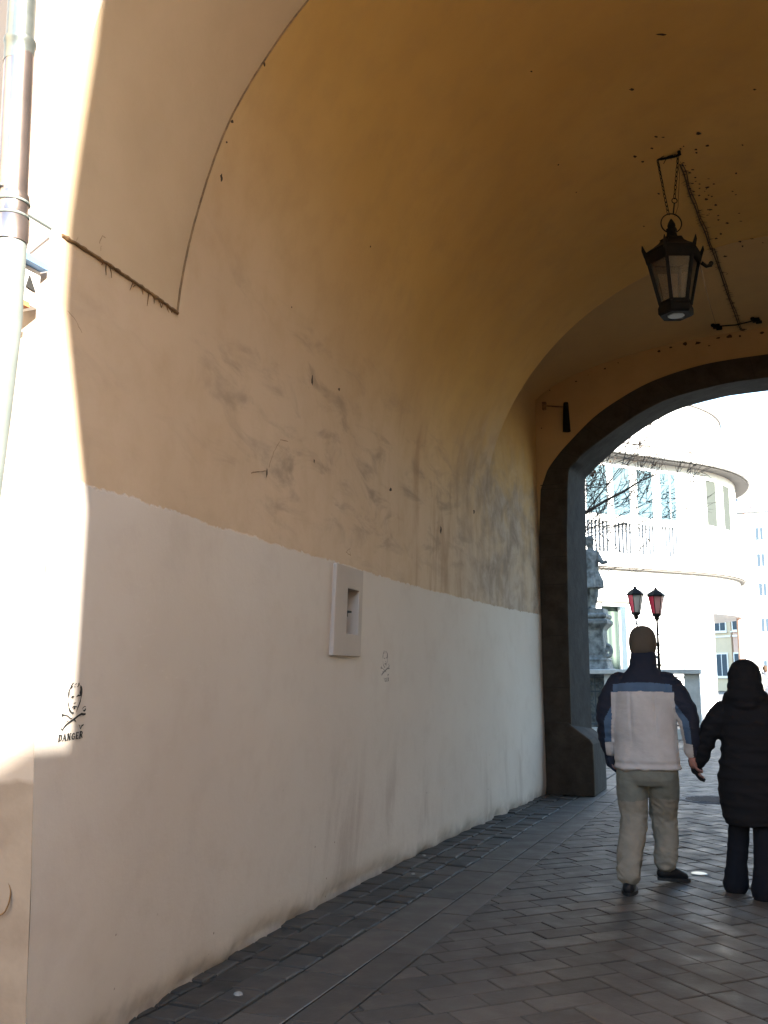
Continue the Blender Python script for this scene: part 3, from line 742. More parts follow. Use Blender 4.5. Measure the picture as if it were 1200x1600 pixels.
def chevron(mb, xa, xb, ya, yb, W):
    c45 = math.sqrt(.5); K = round(SX / c45 / W) ; ym = (ya + yb) / 2
    def put(u0, u1, v0, v1):
        pl = [((u - v) * c45, (u + v) * c45 + ym) for u, v in ((u0, v0), (u1, v0), (u1, v1), (u0, v1))]
        if max(p[0] for p in pl) < xa or min(p[0] for p in pl) > xb or max(p[1] for p in pl) < ya or min(p[1] for p in pl) > yb: return
        pl = clip(pl, xa, xb, ya, yb)
        if pl: stoneblk(mb, pl, rnd.uniform(-.0025, .0025), rnd.uniform(.0025, .005), .005, .006)
    n_ = int((yb - ya) / W) + 10
    for j in range(-n_, n_):
        u = (j + K) * W
        for k in range(40):
            l = W * rnd.choice([1.7, 2, 2, 2, 2.3]); put(u - l, u, j * W, (j + 1) * W); u -= l
            if (u - j * W) * c45 < xa - .5: break
        i = j; v = (i - K + 1) * W
        for k in range(60):
            l = W * rnd.choice([1.4, 1.8, 1.8, 1.8, 2.1]); put(i * W, (i + 1) * W, v - l, v); v -= l
            if (i * W - v) * c45 > xb + .5: break
chevron(mbp, -1.87, 3.2, 1.8, 13.2, .168)
chevron(mbp, -1.87, 1.2, 13.2, 31.5, .168)
field(-5.5, -2.35, 13.2, 31.5, R(45), .33, .165, mbp)
o = build(mbp, 'pavers', M['paver']); tag(o, kind='structure')
mb = MB()
for (xa, xb) in ((-2.33, -2.085), (-2.075, -1.87)):
    y = 1.6 + rnd.uniform(0, .3)
    while y < 31.4:
        l = rnd.uniform(.5, 1.0)
        s0 = .10 * (y - 4) / 9 if y < 13 else .10
        stoneblk(mb, [(xa, y), (xb, y), (xb, y + l), (xa, y + l)], rnd.uniform(-.002, .002), .0025, .004, .004); y += l
o = build(mb, 'border_slabs', M['slab']); tag(o, kind='structure')
mb = MB(); y = 2.2
while y < 9.5:
    w_ = .004 * (1 - (y - 3) / 8) + .0015 * rnd.random(); mb.face([(-2.08 - w_, y, .0035), (-2.08 + w_, y, .0035), (-2.08 + w_, y + .085, .0035), (-2.08 - w_, y + .085, .0035)]); y += .09
o = build(mb, 'mortar_line', M['whitejoint']); tag(o, kind='structure')
mb = MB(); y = 1.6
xc = [-2.88, -2.70, -2.52, -2.335]
for i in range(3):
    y = 1.6 + rnd.uniform(0, .2)
    while y < 12.4:
        l = rnd.uniform(.14, .26); q = lambda: rnd.uniform(-.008, .008)
        a, b = xc[i], xc[i + 1]; xo = .02 * noise.noise(Vector((y * .6, i, 0)))
        stoneblk(mb, [(a + (0 if i == 0 else xo + q()), y + q()), (b + (0 if i == 2 else xo + q()), y + q()), (b + (0 if i == 2 else xo + q()), y + l + q()), (a + (0 if i == 0 else xo + q()), y + l + q())], .004 + rnd.uniform(-.006, .006), .006, .010, .03); y += l
o = build(mb, 'setts', M['sett']); tag(o, kind='structure')
# covers, litter
P = onG(1112, 1250)
mb = MB(); mb.lathe([(.36, -.01), (.36, .004), (.34, .010), (.33, .006)], (P.x, P.y, 0), 28)
for k in range(-5, 6): mb.bx(P.x - math.sqrt(.3 ** 2 - (k * .055) ** 2), P.x + math.sqrt(.3 ** 2 - (k * .055) ** 2), P.y + k * .055 - .008, P.y + k * .055 + .008, .006, .010)
o = build(mb, 'manhole_cover', M['coverplate'], base=(P.x, P.y, 0)); tag(o, 'dark round cover set in the paving beside the black coat', 'manhole cover')
P = onG(1092, 1366)
mb = MB(); mb.lathe([(.062, -.01), (.062, .004), (.055, .008), (.02, .0095)], (P.x, P.y, 0), 20)
o = build(mb, 'ground_light', M['discmetal'], base=(P.x, P.y, 0)); tag(o, 'small bright round disc sunk in the pavers between the two walkers', 'ground light')
for k, (x, y, s_, lb) in enumerate([(645, 1366, .016, 'small white crumpled scrap lying on the dark setts'), (662, 1337, .02, 'flat whitish scrap at the foot of the passage wall'), (372, 1553, .022, 'pale flattened scrap on the dark border stones near the camera')]):
    P = onG(x, y, .01); mb = MB(); r_ = random.Random(k); n_ = 8
    rows = [[Vector((P.x + math.cos(6.283 * i / n_) * s_ * q * r_.uniform(.7, 1.2), P.y + math.sin(6.283 * i / n_) * s_ * 1.2 * q * r_.uniform(.7, 1.2), .008 + h)) for i in range(n_)] for q, h in ((1, 0), (.9, .008), (.3, .012))]
    mb.quadgrid(rows, True); mb.cap(rows[-1]); o = build(mb, 'litter', M['litter'], base=(P.x, P.y, .008)); tag(o, lb, 'litter', 'scraps of litter on the border stones')

# ------------------------------------------------------------------ downpipe at the mouth
dp = empty('downpipe', (-2.42, 2.45, 0)); tag(dp, 'metal rain downpipe, brown polished above the collar and pale zinc below', 'downpipe')
def pipept(x, y): return onY(x, y, 2.45)
cT = [pipept(36, 0), pipept(25, 200), pipept(20, 300)]
up = [cT[0] + (cT[0] - cT[2]) * 3, cT[0] + Vector((0, 0, .02)), cT[2]]
mb = MB(); mb.tube([cT[0] + Vector((.0, 0, -.18)), cT[2] + Vector((0, 0, -.05))], .052, 24); build(mb, 'pipe', M['copper'], dp, auto=40)
mb = MB(); mb.tube([up[0], cT[0] + Vector((0, 0, -.26))], .050, 24); build(mb, 'pipe', M['oldzinc'], dp, auto=40)
mb = MB(); c = cT[0] + Vector((0, 0, -.17)); mb.tube([c, c + Vector((0, 0, -.015)), c + Vector((0, 0, -.02)), c + Vector((0, 0, -.09))], [.057, .057, .053, .053], 24); build(mb, 'collar', M['oldzinc'], dp, auto=40)
mb = MB(); c = pipept(20, 318)
mb.tube([c + Vector((0, 0, .03)), c + Vector((0, 0, .01)), c, c + Vector((0, 0, -.055)), c + Vector((0, 0, -.065)), c + Vector((0, 0, -.15))], [.054, .057, .053, .053, .061, .061], 24); build(mb, 'collar', M['copper'], dp, auto=40)
mb = MB()
for dz in (.0, -.052): mb.tube([c + Vector((.055 * math.cos(q / 24 * 6.283), .055 * math.sin(q / 24 * 6.283), dz)) for q in range(25)], .005, 6)
mb.box(c + Vector((-.035, -.055, .045)), (.02, .02, .035)); mb.tube([c + Vector((-.06, -.055, .045)), c + Vector((0, -.06, .045))], .005, 6)
mb.tube([c + Vector((-.04, .05, .02)), c + Vector((-.04, .24, .02))], .006, 6)
build(mb, 'clamp', M['zinc'], dp, auto=40)
mb = MB(); l0 = pipept(18, 352); l1 = pipept(-22, 745); low = [l0, pipept(9, 500), pipept(-8, 640), l1, l1 + (l1 - pipept(-8, 640)) * 2.0]
low.append(Vector((low[-1].x - .05, 2.45, .25))); low.append(Vector((low[-1].x, 2.45, .0)))
mb.tube(low, .0545, 24); build(mb, 'pipe', M['zinc'], dp, auto=40)
# projecting sign box beside it
sb = empty('sign_box', (-2.45, 2.6, 2.75)); tag(sb, 'small white box projecting beside the downpipe, blue capped with a rust red lower edge', 'sign box')
mb = MB(); mb.bx(-2.60, -2.49, 2.30, 2.695, 2.845, 2.99); build(mb, 'box', M['white'], sb)
mb = MB(); mb.bx(-2.62, -2.455, 2.28, 2.70, 2.992, 3.017); build(mb, 'cap', M['bluemetal'], sb)
mb = MB(); mb.bx(-2.60, -2.47, 2.28, 2.63, 2.823, 2.843); build(mb, 'lower_edge', M['terracotta'], sb)
mb = MB(); mb.quadgrid([[(-2.488, 2.62, 2.905), (-2.488, 2.67, 2.90), (-2.488, 2.635, 2.955)], [(-2.482, 2.62, 2.905), (-2.482, 2.67, 2.90), (-2.482, 2.635, 2.955)]], True); mb.cap([(-2.482, 2.62, 2.905), (-2.482, 2.67, 2.90), (-2.482, 2.635, 2.955)]); build(mb, 'dark_mark', M['stencil'], sb)
# plaster repair ring on the facade foot
mb = MB(); P = onY(-2, 1396, Yc(.7)); pts = []
for q in range(29):
    a = 6.283 * q / 28; pts.append((P.x + .058 * math.cos(a) * (1 + .1 * noise.noise(Vector((math.cos(a) * 2, math.sin(a) * 2, 0)))), Yc(P.z) - .003, P.z + .075 * math.sin(a)))
mb.tube(pts, [.003 + .002 * abs(noise.noise(Vector((i, 0, 0)))) for i in range(29)], 5)
build(mb, 'plaster_repair_edge', M['rust'], root)

# ------------------------------------------------------------------ hanging lantern
LX, LY = -.585, 7.8
lan = empty('hanging_lantern', (LX, LY, 4.36)); tag(lan, 'black six sided iron lantern hanging on chains from the vault', 'lantern')
def hexr(r_, z, rot=R(21)): return [Vector((LX + r_ * math.cos(rot + k * math.pi / 3), LY + r_ * math.sin(rot + k * math.pi / 3), z)) for k in range(6)]
zb, zt, rb, rt_ = 4.46, 4.87, .125, .215
B6, T6 = hexr(rb, zb), hexr(rt_, zt)
for k in range(6):
    j = (k + 1) % 6; mb = MB(); a, b, c, d = B6[k], B6[j], T6[j], T6[k]; i_ = .965
    cc = Vector((LX, LY, 0)); sh = lambda q: Vector((cc.x + (q.x - cc.x) * i_, cc.y + (q.y - cc.y) * i_, q.z))
    mb.face([sh(a), sh(b), sh(c), sh(d)]); build(mb, 'pane', M['dirtyglass'], lan)
mb = MB()
for k in range(6):
    j = (k + 1) % 6
    mb.tube([B6[k], T6[k]], .020, 4); mb.tube([B6[k], B6[j]], .016, 4); mb.tube([T6[k], T6[j]], .018, 4)
    t1 = B6[k].lerp(T6[k], .84); t2 = B6[j].lerp(T6[j], .84)
    mb.face([t1, t2, T6[j], T6[k]])
build(mb, 'frame', M['iron'], lan)
mb = MB(); rows = [hexr(.13, 4.36), hexr(.145, 4.375), hexr(.145, 4.42), hexr(.13, 4.46), hexr(.09, 4.46)]
mb.quadgrid(rows, True)
rows = [hexr(.13, 4.36), hexr(.072, 4.362)]; mb.quadgrid(rows, True)
build(mb, 'base', M['iron'], lan)
mb = MB(); mb.lathe([(.001, 4.358), (.062, 4.358), (.07, 4.366)], (LX, LY, 0), 20, caps=False); build(mb, 'bottom_glass', M['paleglass'], lan)
mb = MB(); rows = [hexr(.225, 4.865), hexr(.232, 4.90), hexr(.165, 4.945), hexr(.115, 4.985), hexr(.10, 5.005), hexr(.105, 5.015), hexr(.06, 5.03), hexr(.045, 5.06), hexr(.04, 5.085), hexr(.045, 5.09), hexr(.045, 5.115), hexr(.02, 5.12)]
mb.quadgrid(rows, True); mb.cap(rows[0], True)
for q in hexr(.230, 4.90):
    d = (q - Vector((LX, LY, 4.90))).normalized(); mb.tube([q - d * .01 + Vector((0, 0, -.03)), q + d * .015 + Vector((0, 0, .03)), q + d * .020 + Vector((0, 0, .065))], [.02, .014, .004], 6)
    s_ = d.cross(Vector((0, 0, 1)))
for k in range(6):
    a, b = hexr(.238, 4.87)[k], hexr(.238, 4.87)[(k + 1) % 6]; a2, b2 = hexr(.222, 4.805)[k], hexr(.222, 4.805)[(k + 1) % 6]
    mb.face([a, b, b2, a2])
rf = build(mb, 'roof', M['iron'], lan)
mb = MB(); mb.lathe([(.012, 5.11), (.03, 5.125), (.034, 5.145), (.028, 5.165), (.014, 5.19), (.004, 5.205)], (LX, LY, 0), 12); build(mb, 'finial', M['iron'], rf, auto=50)
mb = MB(); q0 = _r
mb.tube([Vector((LX, LY, 5.165)) + q0 * (.085 * math.cos(a_ / 32 * 6.283)) + Vector((0, 0, .085 * math.sin(a_ / 32 * 6.283))) for a_ in range(33)], .0055, 6, False); build(mb, 'ring', M['iron'], lan, smooth=True)
mb = MB(); q = Vector((LX, LY, 4.82)) + _r * .23
mb.tube([q, q + _r * .04 + Vector((0, 0, -.03)), q + _r * .075 + Vector((0, 0, -.02)), q + _r * .08 + Vector((0, 0, .005))], [.016, .016, .02, .012], 8); mb.sphere(q + _r * .08 + Vector((0, 0, -.005)), .02, 6)
build(mb, 'catch', M['iron'], lan, smooth=True)
def chain(mb, a, b, ln=.036, r_=.003, wd=.010):
    a, b = Vector(a), Vector(b); d = b - a; n_ = max(2, int(d.length / ln)); d.normalize(); s0 = d.orthogonal().normalized(); s1 = d.cross(s0)
    for i in range(n_):
        c = a + (b - a) * ((i + .5) / n_); s_ = s0 if i % 2 else s1; h = (b - a).length / n_ * .62
        mb.tube([c + d * h * math.cos(q / 10 * 6.283) + s_ * wd * math.sin(q / 10 * 6.283) for q in range(11)], r_, 5, False)
ctop = vaultpt(1047, 242, .0); ztop = ctop.z - .02
cl, cr = Vector((LX - .085, LY, ztop)), Vector((LX + .085, LY, ztop))
mb = MB(); chain(mb, cl, Vector((LX - .02, LY, 5.25)))
chain(mb, cr, Vector((LX + .035, LY, 5.38)))
mb.tube([Vector((LX + .035, LY, 5.36)) + _r * .022 * math.cos(a_ / 14 * 6.283) + Vector((0, 0, .022 * math.sin(a_ / 14 * 6.283))) for a_ in range(15)], .004, 5, False)
mb.tube([(LX + .033, LY, 5.34), (LX + .02, LY, 5.245)], .006, 6); mb.tube([(LX + .07, LY, ztop), (LX + .085, LY + .02, 5.6), (LX + .06, LY, 5.3), (LX + .03, LY, 5.22)], .002, 5); mb.tube([(LX - .085, LY, ztop), (LX - .055, LY + .02, 5.55), (LX - .01, LY, 5.24)], .003, 5)
build(mb, 'chain', M['iron'], lan, smooth=True)
mb = MB(); mb.tube([cl + Vector((0, 0, .05)), cl + Vector((-.01, 0, .0)), cl + Vector((.03, 0, -.012)), cr + Vector((-.03, 0, -.012)), cr + Vector((.01, 0, 0)), cr + Vector((0, 0, .05))], [.016, .016, .01, .01, .016, .016], 8)
for k in range(9): c = cl.lerp(cr, rnd.random()); mb.tube([c, c + Vector((rnd.uniform(-.05, .05), rnd.uniform(-.05, .05), -rnd.uniform(.0, .04)))], .003, 4)
build(mb, 'ceiling_hook', M['iron'], lan)
# cable along the vault
cb = empty('ceiling_cable', (LX, LY + .2, 5.7)); tag(cb, 'fuzzy dark cable running along the vault from the lantern hook to the end arch', 'cable')
mb = MB(); L = []
for k in range(45):
    u = k / 44; x, y = 1062 + (1164 - 1062) * u, 255 + (512 - 255) * u + 10 * math.sin(u * 3.1); P = vaultpt(x, y)
    if P.y > YF: X = P.x; P = Vector((X, min(Y1 - .05, P.y), bayz(X, min(Y1 - .05, P.y))))
    L.append(P + Vector((.012 * noise.noise(Vector((u * 9, 0, 0))), 0, -.012)))
mb.tube(L, .0065, 8); mb.tube([p + Vector((.018 + .005 * math.sin(i * .9), 0, .005)) for i, p in enumerate(L)], .0045, 6)
for i in range(110):
    p = rnd.choice(L[2:]) + Vector((.012, rnd.uniform(-.05, .05), 0)); s_ = rnd.choice([-1, 1])
    mb.tube([p, p + Vector((s_ * rnd.uniform(.02, .055), rnd.uniform(-.03, .05), rnd.uniform(-.012, .008)))], [.0035, .001], 4)
build(mb, 'cable', M['cable'], cb)
# bracket near the end arch
bk = empty('ceiling_bracket', (-.2, 11.9, 5.6)); tag(bk, 'dark rod with two clustered clamps under the vault just before the stone arch', 'bracket')
a = onY(1119, 503, 11.9); b = onY(1181, 495, 11.9); a.z = min(a.z, bayz(a.x, 11.9) - .03); b.z = min(b.z, bayz(b.x, 11.9) - .03)
mb = MB(); mb.tube([a + Vector((-.06, 0, .03)), a, a.lerp(b, .5) + Vector((0, 0, -.02)), b, b + Vector((.05, 0, .0))], .009, 8); build(mb, 'rod', M['iron'], bk)
for q in (a, b):
    mb = MB(); mb.box(q, (.08, .06, .045)); mb.box(q + Vector((.03, 0, -.03)), (.07, .04, .03)); mb.tube([q, q + Vector((0, 0, .2))], .008, 6)
    mb.sphere(q + Vector((-.04, -.02, .015)), .025, 6); bevel(build(mb, 'clamp', M['iron'], bk), .006, 1)
mb = MB(); s0 = Vector((LX + .2, LY, 4.80)); mb.tube([s0, s0.lerp(a, .5) + Vector((0, 0, -.03)), a], .0022, 4); build(mb, 'tie_wire', M['iron'], bk)
# fitting on the end wall
wf = empty('wall_fitting', (-2.36, Y1, 4.6)); tag(wf, 'black tapered tube on a short rod on the ochre end wall', 'wall fitting')
a, b = onY(884, 629, Y1 - .1), onY(887, 674, Y1 - .1)
mb = MB(); mb.lathe([(.028, a.z), (.034, a.z - .02), (.05, b.z + .02), (.052, b.z)], (a.x, a.y, 0), 14); build(mb, 'tube', M['iron'], wf, auto=40)
c = onY(850, 634, Y1 - .04)
mb = MB(); mb.tube([c, Vector((a.x, a.y, a.z - .06))], .010, 8); mb.box((c.x, Y1 - .03, c.z), (.05, .05, .10)); build(mb, 'rod', M['rust'], wf)

# ------------------------------------------------------------------ figures
def remesh(mb, vox, smooth_it=4, off=None):
    me = mb.mesh('tmp'); o = bpy.data.objects.new('tmp', me); col.objects.link(o)
    m = o.modifiers.new('r', 'REMESH'); m.mode = 'VOXEL'; m.voxel_size = vox; m.use_smooth_shade = True
    s_ = o.modifiers.new('s', 'SMOOTH'); s_.iterations = smooth_it; s_.factor = .5
    dg = bpy.context.evaluated_depsgraph_get(); ev = o.evaluated_get(dg); out = bpy.data.meshes.new_from_object(ev)
    bpy.data.objects.remove(o); bpy.data.meshes.remove(me)
    for p_ in out.polygons: p_.use_smooth = True
    return out
def displace(me, fn):
    nr = [v.normal.copy() for v in me.vertices]
    for v, n_ in zip(me.vertices, nr): v.co = v.co + n_ * fn(v.co, n_)
    me.update()
def limb(mb, pts, rs, flat=1.0, n=16):
    """smooth tapered limb; interpolated"""
    P = []; Q = []
    for i in range(len(pts) - 1):
        for k in range(5):
            u = k / 5; P.append(Vector(pts[i]).lerp(Vector(pts[i + 1]), u)); Q.append(rs[i] * (1 - u) + rs[i + 1] * u)
    P.append(Vector(pts[-1])); Q.append(rs[-1])
    for _ in range(2): P = [P[0]] + [(P[i - 1] + P[i] * 2 + P[i + 1]) / 4 for i in range(1, len(P) - 1)] + [P[-1]]
    mb.tube(P, Q, n); mb.sphere(P[0], rs[0] * .98, 8); mb.sphere(P[-1], rs[-1] * .98, 8)
def hand(mb, wrist, d, side, s=1.0):
    """wrist point, finger direction d, side = direction of the thumb; slightly curled five fingered hand"""
    d = Vector(d).normalized(); side = Vector(side); side = (side - d * side.dot(d)).normalized(); n_ = d.cross(side).normalized()
    w0 = Vector(wrist)
    limb(mb, [w0 - d * .01, w0 + d * .03 * s, w0 + d * .085 * s], [.026 * s, .03 * s, .03 * s])
    for i, (o_, L) in enumerate(((.028, .070), (.010, .080), (-.009, .074), (-.027, .058))):
        b = w0 + d * .085 * s + side * o_ * s
        limb(mb, [b - d * .03, b + d * L * .4 * s + n_ * .010 * s, b + d * L * .72 * s + n_ * .030 * s, b + d * L * .80 * s + n_ * .052 * s], [.0105 * s, .0095 * s, .009 * s, .0075 * s], n=8)
    b = w0 + d * .03 * s + side * .025 * s
    limb(mb, [b, b + side * .025 * s + d * .03 * s + n_ * .012 * s, b + side * .026 * s + d * .065 * s + n_ * .026 * s], [.013 * s, .011 * s, .009 * s], n=8)
def head(mb, c, s=1.0, fwd=(0, 1, 0)):
    c = Vector(c); f = Vector(fwd).normalized(); r_ = f.cross(Vector((0, 0, 1)))
    mb.sphere(c + f * -.008, (.077 * s, .098 * s, .105 * s), 12)
    mb.sphere(c + f * .03 * s + Vector((0, 0, -.055 * s)), (.058 * s, .065 * s, .06 * s), 10)
    mb.sphere(c + f * .066 * s + Vector((0, 0, -.098 * s)), (.024 * s, .024 * s, .02 * s), 6)
    limb(mb, [c + f * .09 * s + Vector((0, 0, .005)), c + f * .112 * s + Vector((0, 0, -.038 * s))], [.009 * s, .015 * s], n=8)
    mb.sphere(c + f * .088 * s + Vector((0, 0, -.066 * s)), (.024 * s, .013 * s, .009 * s), 6)
    for sg in (-1, 1):
        mb.sphere(c + f * .082 * s + r_ * sg * .032 * s + Vector((0, 0, .004)), (.015 * s, .012 * s, .010 * s), 6)
        mb.sphere(c + r_ * sg * .08 * s + Vector((0, 0, -.02 * s)), (.010 * s, .02 * s, .032 * s), 6)
def folds(p, amp, seed, fz=9, fx=3):
    v = noise.noise(Vector((p.x * fx + seed, p.y * fx, p.z * fz + p.x * 4)))
    return amp * (abs(v) * -2 + .5)
def fabric(name, c, rough=.85, s=.12):
    m = mat(name, c, rough, 0, .2); t = NT(m); p = t.coord()
    d = tuple(x * (1 - s) for x in c); t.l(t.mix(t.ramp(t.noise(p, 9, 4), .35, .65), c, d), t.b.inputs['Base Color'])
    t.l(t.bump(t.noise(p, 140, 3), .25, .002, t.bump(t.noise(t.map(p, (1, 1, 1.8)), 14, 3), .35, .012)), t.b.inputs['Normal']); return m
M['navy'] = fabric('navy_shell_fabric', (.018, .020, .032)); M['blue'] = fabric('slate_blue_fabric', (.068, .112, .18)); M['beige'] = fabric('pale_grey_beige_fabric', (.46, .425, .405))
M['khaki'] = fabric('khaki_cotton', (.27, .245, .185), .9, .25); M['hat'] = fabric('brown_knit', (.098, .078, .060), .95); M['shoe'] = fabric('black_leather', (.012, .012, .013), .55)
M['skin'] = mat('skin', (.26, .125, .10), .6); M['black'] = fabric('black_wool', (.008, .0075, .009), .9); M['denim'] = fabric('dark_denim', (.005, .006, .010), .9)
M['sole'] = mat('rubber_sole', (.02, .02, .02), .8)

def shoe(parent, ankle, toe, mt, h=.10, s=1.0):
    """ankle point above heel; toe = ground point of toe"""
    a = Vector(ankle); t_ = Vector(toe); f = Vector((t_.x - a.x, t_.y - a.y, 0)); L = f.length; f.normalize(); zg = 0
    slope = (t_.z) ; heel = a - f * .055
    mb = MB(); hz = a.z
    limb(mb, [Vector((heel.x, heel.y, hz - .055)) + f * .02, Vector((a.x, a.y, hz - .055)) + f * .05, Vector((t_.x, t_.y, t_.z + .035)) - f * .05], [.042, .046, .036], n=12)
    limb(mb, [a + f * .0, Vector((a.x, a.y, hz - .05)) + f * .02], [.043, .045], n=12)
    me = remesh(mb, .006, 6)
    o = link('shoe', me, mt, parent)
    mb = MB(); r_ = f.cross(Vector((0, 0, 1))); zh = hz - .10; rows = []
    for zz in (0, .022):
        ring = []
        for k in range(24):
            q = 6.283 * k / 24; u = .5 - .5 * math.cos(q); wd = .040 + .008 * math.sin(u * 3.1) ; Lh = (L + .06)
            p_ = heel - f * .02 + f * (u * (Lh + .02)) + r_ * wd * math.sin(q) * (1.15 if u > .1 else 1)
            ring.append(Vector((p_.x, p_.y, zh * (1 - u) + t_.z * u + zz)))
        rows.append(ring)
    mb.quadgrid(rows, True); mb.cap(rows[0], True); mb.cap(rows[1]); so = MB.mesh(mb, 'sole'); link('sole', so, M['sole'], o)
    return o

# --- man
man = empty('person', (-.92, 7.3, 0)); tag(man, 'man seen from behind in a brown knit cap, navy and beige jacket and khaki trousers', 'person', 'couple walking hand in hand')
RS, RE, RW = Vector((.195, 0, 1.425)), Vector((.318, -.02, 1.16)), Vector((.318, .05, .935))
LS, LE, LW = Vector((-.185, 0, 1.425)), Vector((-.262, -.03, 1.17)), Vector((-.262, .05, .93))
FLk, FRk = (-.098, .05, .47), (.088, .19, .47)
LA, RA = (-.110, -.27, .10), (.092, .22, .115)
mb = MB()
head(mb, (.015, .02, 1.715)); limb(mb, [(.012, .0, 1.46), (.014, .01, 1.62)], [.06, .056])
mb.loft([(.01, 0, .86, .15, .11), (.01, 0, 1.0, .15, .11), (.01, 0, 1.2, .165, .11), (.01, 0, 1.36, .175, .11), (.01, 0, 1.44, .14, .09), (.01, 0, 1.49, .07, .06)])
limb(mb, [RS, RE, RW], [.055, .045, .03]); limb(mb, [LS, LE, LW], [.055, .045, .03])
hand(mb, RW, (.12, .05, -1), (-.1, 1, 0)); hand(mb, LW, (.12, .12, -1), (.2, 1, 0))
limb(mb, [(-.09, 0, .88), FLk, LA], [.085, .055, .04]); limb(mb, [(.10, 0, .88), FRk, RA], [.085, .055, .04])
me = remesh(mb, .0065, 3); link('body', me, M['skin'], man)
mb = MB(); hand(mb, LW + Vector((-.006, 0, .01)), (.12, .12, -1), (.2, 1, 0), 1.2); link('glove', remesh(mb, .007, 3), M['navy'], man)
mb = MB()
mb.loft([(.015, .0, .815, .228, .150), (.015, 0, .84, .232, .155), (.013, 0, .90, .228, .152), (.01, 0, 1.05, .222, .15), (.008, 0, 1.2, .222, .15), (.005, 0, 1.33, .225, .148), (.004, 0, 1.40, .215, .14), (.004, .0, 1.45, .180, .12), (.006, 0, 1.495, .128, .10), (.01, .005, 1.535, .098, .085), (.014, .01, 1.58, .092, .085), (.016, .01, 1.645, .088, .085)], 28)
limb(mb, [RS + Vector((-.02, 0, -.005)), (.285, -.012, 1.27), RE, (.33, .02, 1.03), RW + Vector((0, 0, .01))], [.085, .082, .074, .066, .052])
limb(mb, [LS + Vector((.02, 0, -.005)), (-.245, -.02, 1.28), LE, (-.272, .01, 1.04), LW + Vector((0, 0, .01))], [.085, .082, .074, .066, .054])
jk = remesh(mb, .0065, 8)
def jfold(p, n_):
    a = 0
    e = math.exp(-((p.z - .87) / .05) ** 2) * .4; ar = 1 if abs(p.x - .01) > .215 else 0
    a += folds(p, .010, 3, 16, 4) * (ar * .9) + folds(p, .006, 8, 5, 6) * (1 - ar) + folds(p, .006, 1, 22, 3) * e
    a += .007 * math.exp(-((p.z - .828) / .008) ** 2)
    g = math.exp(-((p.z - .80) / .10) ** 2)
    if p.y < 0:
        for xx in (-.075, .10): a += -.009 * math.exp(-((p.x - xx - .02 * (1.3 - p.z)) / .012) ** 2) * max(0, min(1, (p.z - .98) / .15)) * (1 if p.z < 1.36 else 0)
    a += .012 * g * noise.noise(Vector((p.x * 16, p.y * 16, p.z * 3))) - .010 * math.exp(-((p.z - .855) / .015) ** 2)
    a += .0045 * (.5 - 2 * abs(noise.noise(Vector((p.x * 13 + p.z * 9, p.y * 13, p.z * 15))))) * (.5 + noise.noise(p * 3))
    return a + .010 * noise.noise(Vector((p.x * 6, p.y * 6, p.z * 3.2)))
displace(jk, jfold)
jo = link('jacket', jk, [M['navy'], M['blue'], M['beige']], man)
for pl in jk.polygons:
    c = pl.center; i = 0
    arm = None
    for S_, E_, W_, sg in ((RS, RE, RW, 1), (LS, LE, LW, -1)):
        ax = interp(c.z, [W_.z, E_.z, S_.z], [W_.x, E_.x, S_.x]); yx = interp(c.z, [W_.z, E_.z, S_.z], [W_.y, E_.y, S_.y])
        d = (c.x - ax) * sg
        lim = .222 + .006 * (1.3 - c.z)
        if (c.x - .01) * sg > lim * (1 if c.z < 1.36 else .93): arm = (d, sg)
    stripe = 1.365 - .25 * (c.x - .005) ** 2; sh = 1.43 - .35 * (c.x - .005) ** 2
    if arm is None:
        i = 0 if c.z > sh - .004 else (1 if c.z > stripe else 2)
        if c.z > sh - .004: i = 0
    else:
        d, sg = arm; z = c.z
        th = interp(z, [.9, 1.0, 1.15, 1.3, 1.4], [.012, .012, .005, -.035, -.09])   # navy outside th
        tb = interp(z, [.9, .99, 1.0, 1.15, 1.3, 1.4], [.05, .03, -.030, -.045, -.075, -.12])
        if sg < 0: th -= .0; tb += .0
        i = 0 if d > th else (1 if d > tb and z > .995 else 2)
        if z <= .995: i = 2 if d < .015 else 0
    pl.material_index = i
# trousers
mb = MB()
mb.loft([(.012, 0, .95, .19, .13), (.012, 0, .86, .205, .135), (.012, 0, .78, .205, .135), (.012, 0, .74, .198, .124), (.012, 0, .70, .17, .10)], 24)
limb(mb, [(-.100, 0, .80), (-.106, .03, .62), FLk, (-.113, -.14, .26), (-.112, -.268, .135)], [.112, .108, .098, .089, .080])
limb(mb, [(.118, 0, .80), (.108, .10, .62), FRk, (.100, .20, .30), (.088, .19, .15)], [.110, .104, .095, .087, .080])
tr = remesh(mb, .0075, 9)
def tfold(p, n_):
    k = .4 + .9 * math.exp(-((p.z - .44) / .1) ** 2) + 1.3 * math.exp(-((p.z - .15) / .1) ** 2)
    return (folds(Vector((p.x, p.y, p.z + p.x * .8)), .0060, 12, 10, 6) + .0060 * (.5 - 2 * abs(noise.noise(Vector((p.x * 12 + p.z * 8, p.y * 12, p.z * 19)))))) * k + .008 * noise.noise(Vector((p.x * 9, p.y * 9, p.z * 4)))
displace(tr, tfold)
def trmat():
    m = fabric('khaki_two_tone_cotton', (.25, .225, .18), .9, .2); return m
link('trousers', tr, [trmat(), fabric('grey_green_cotton', (.185, .185, .155), .9, .2)], man)
for pl in tr.polygons:
    c = pl.center; pl.material_index = 1 if c.z > .60 + .03 * noise.noise(c * 8) else 0
s1 = shoe(man, (-.112, -.27, .10), (-.125, -.06, .0), M['shoe']); s2 = shoe(man, (.09, .20, .125), (.24, .31, .0), M['shoe'])
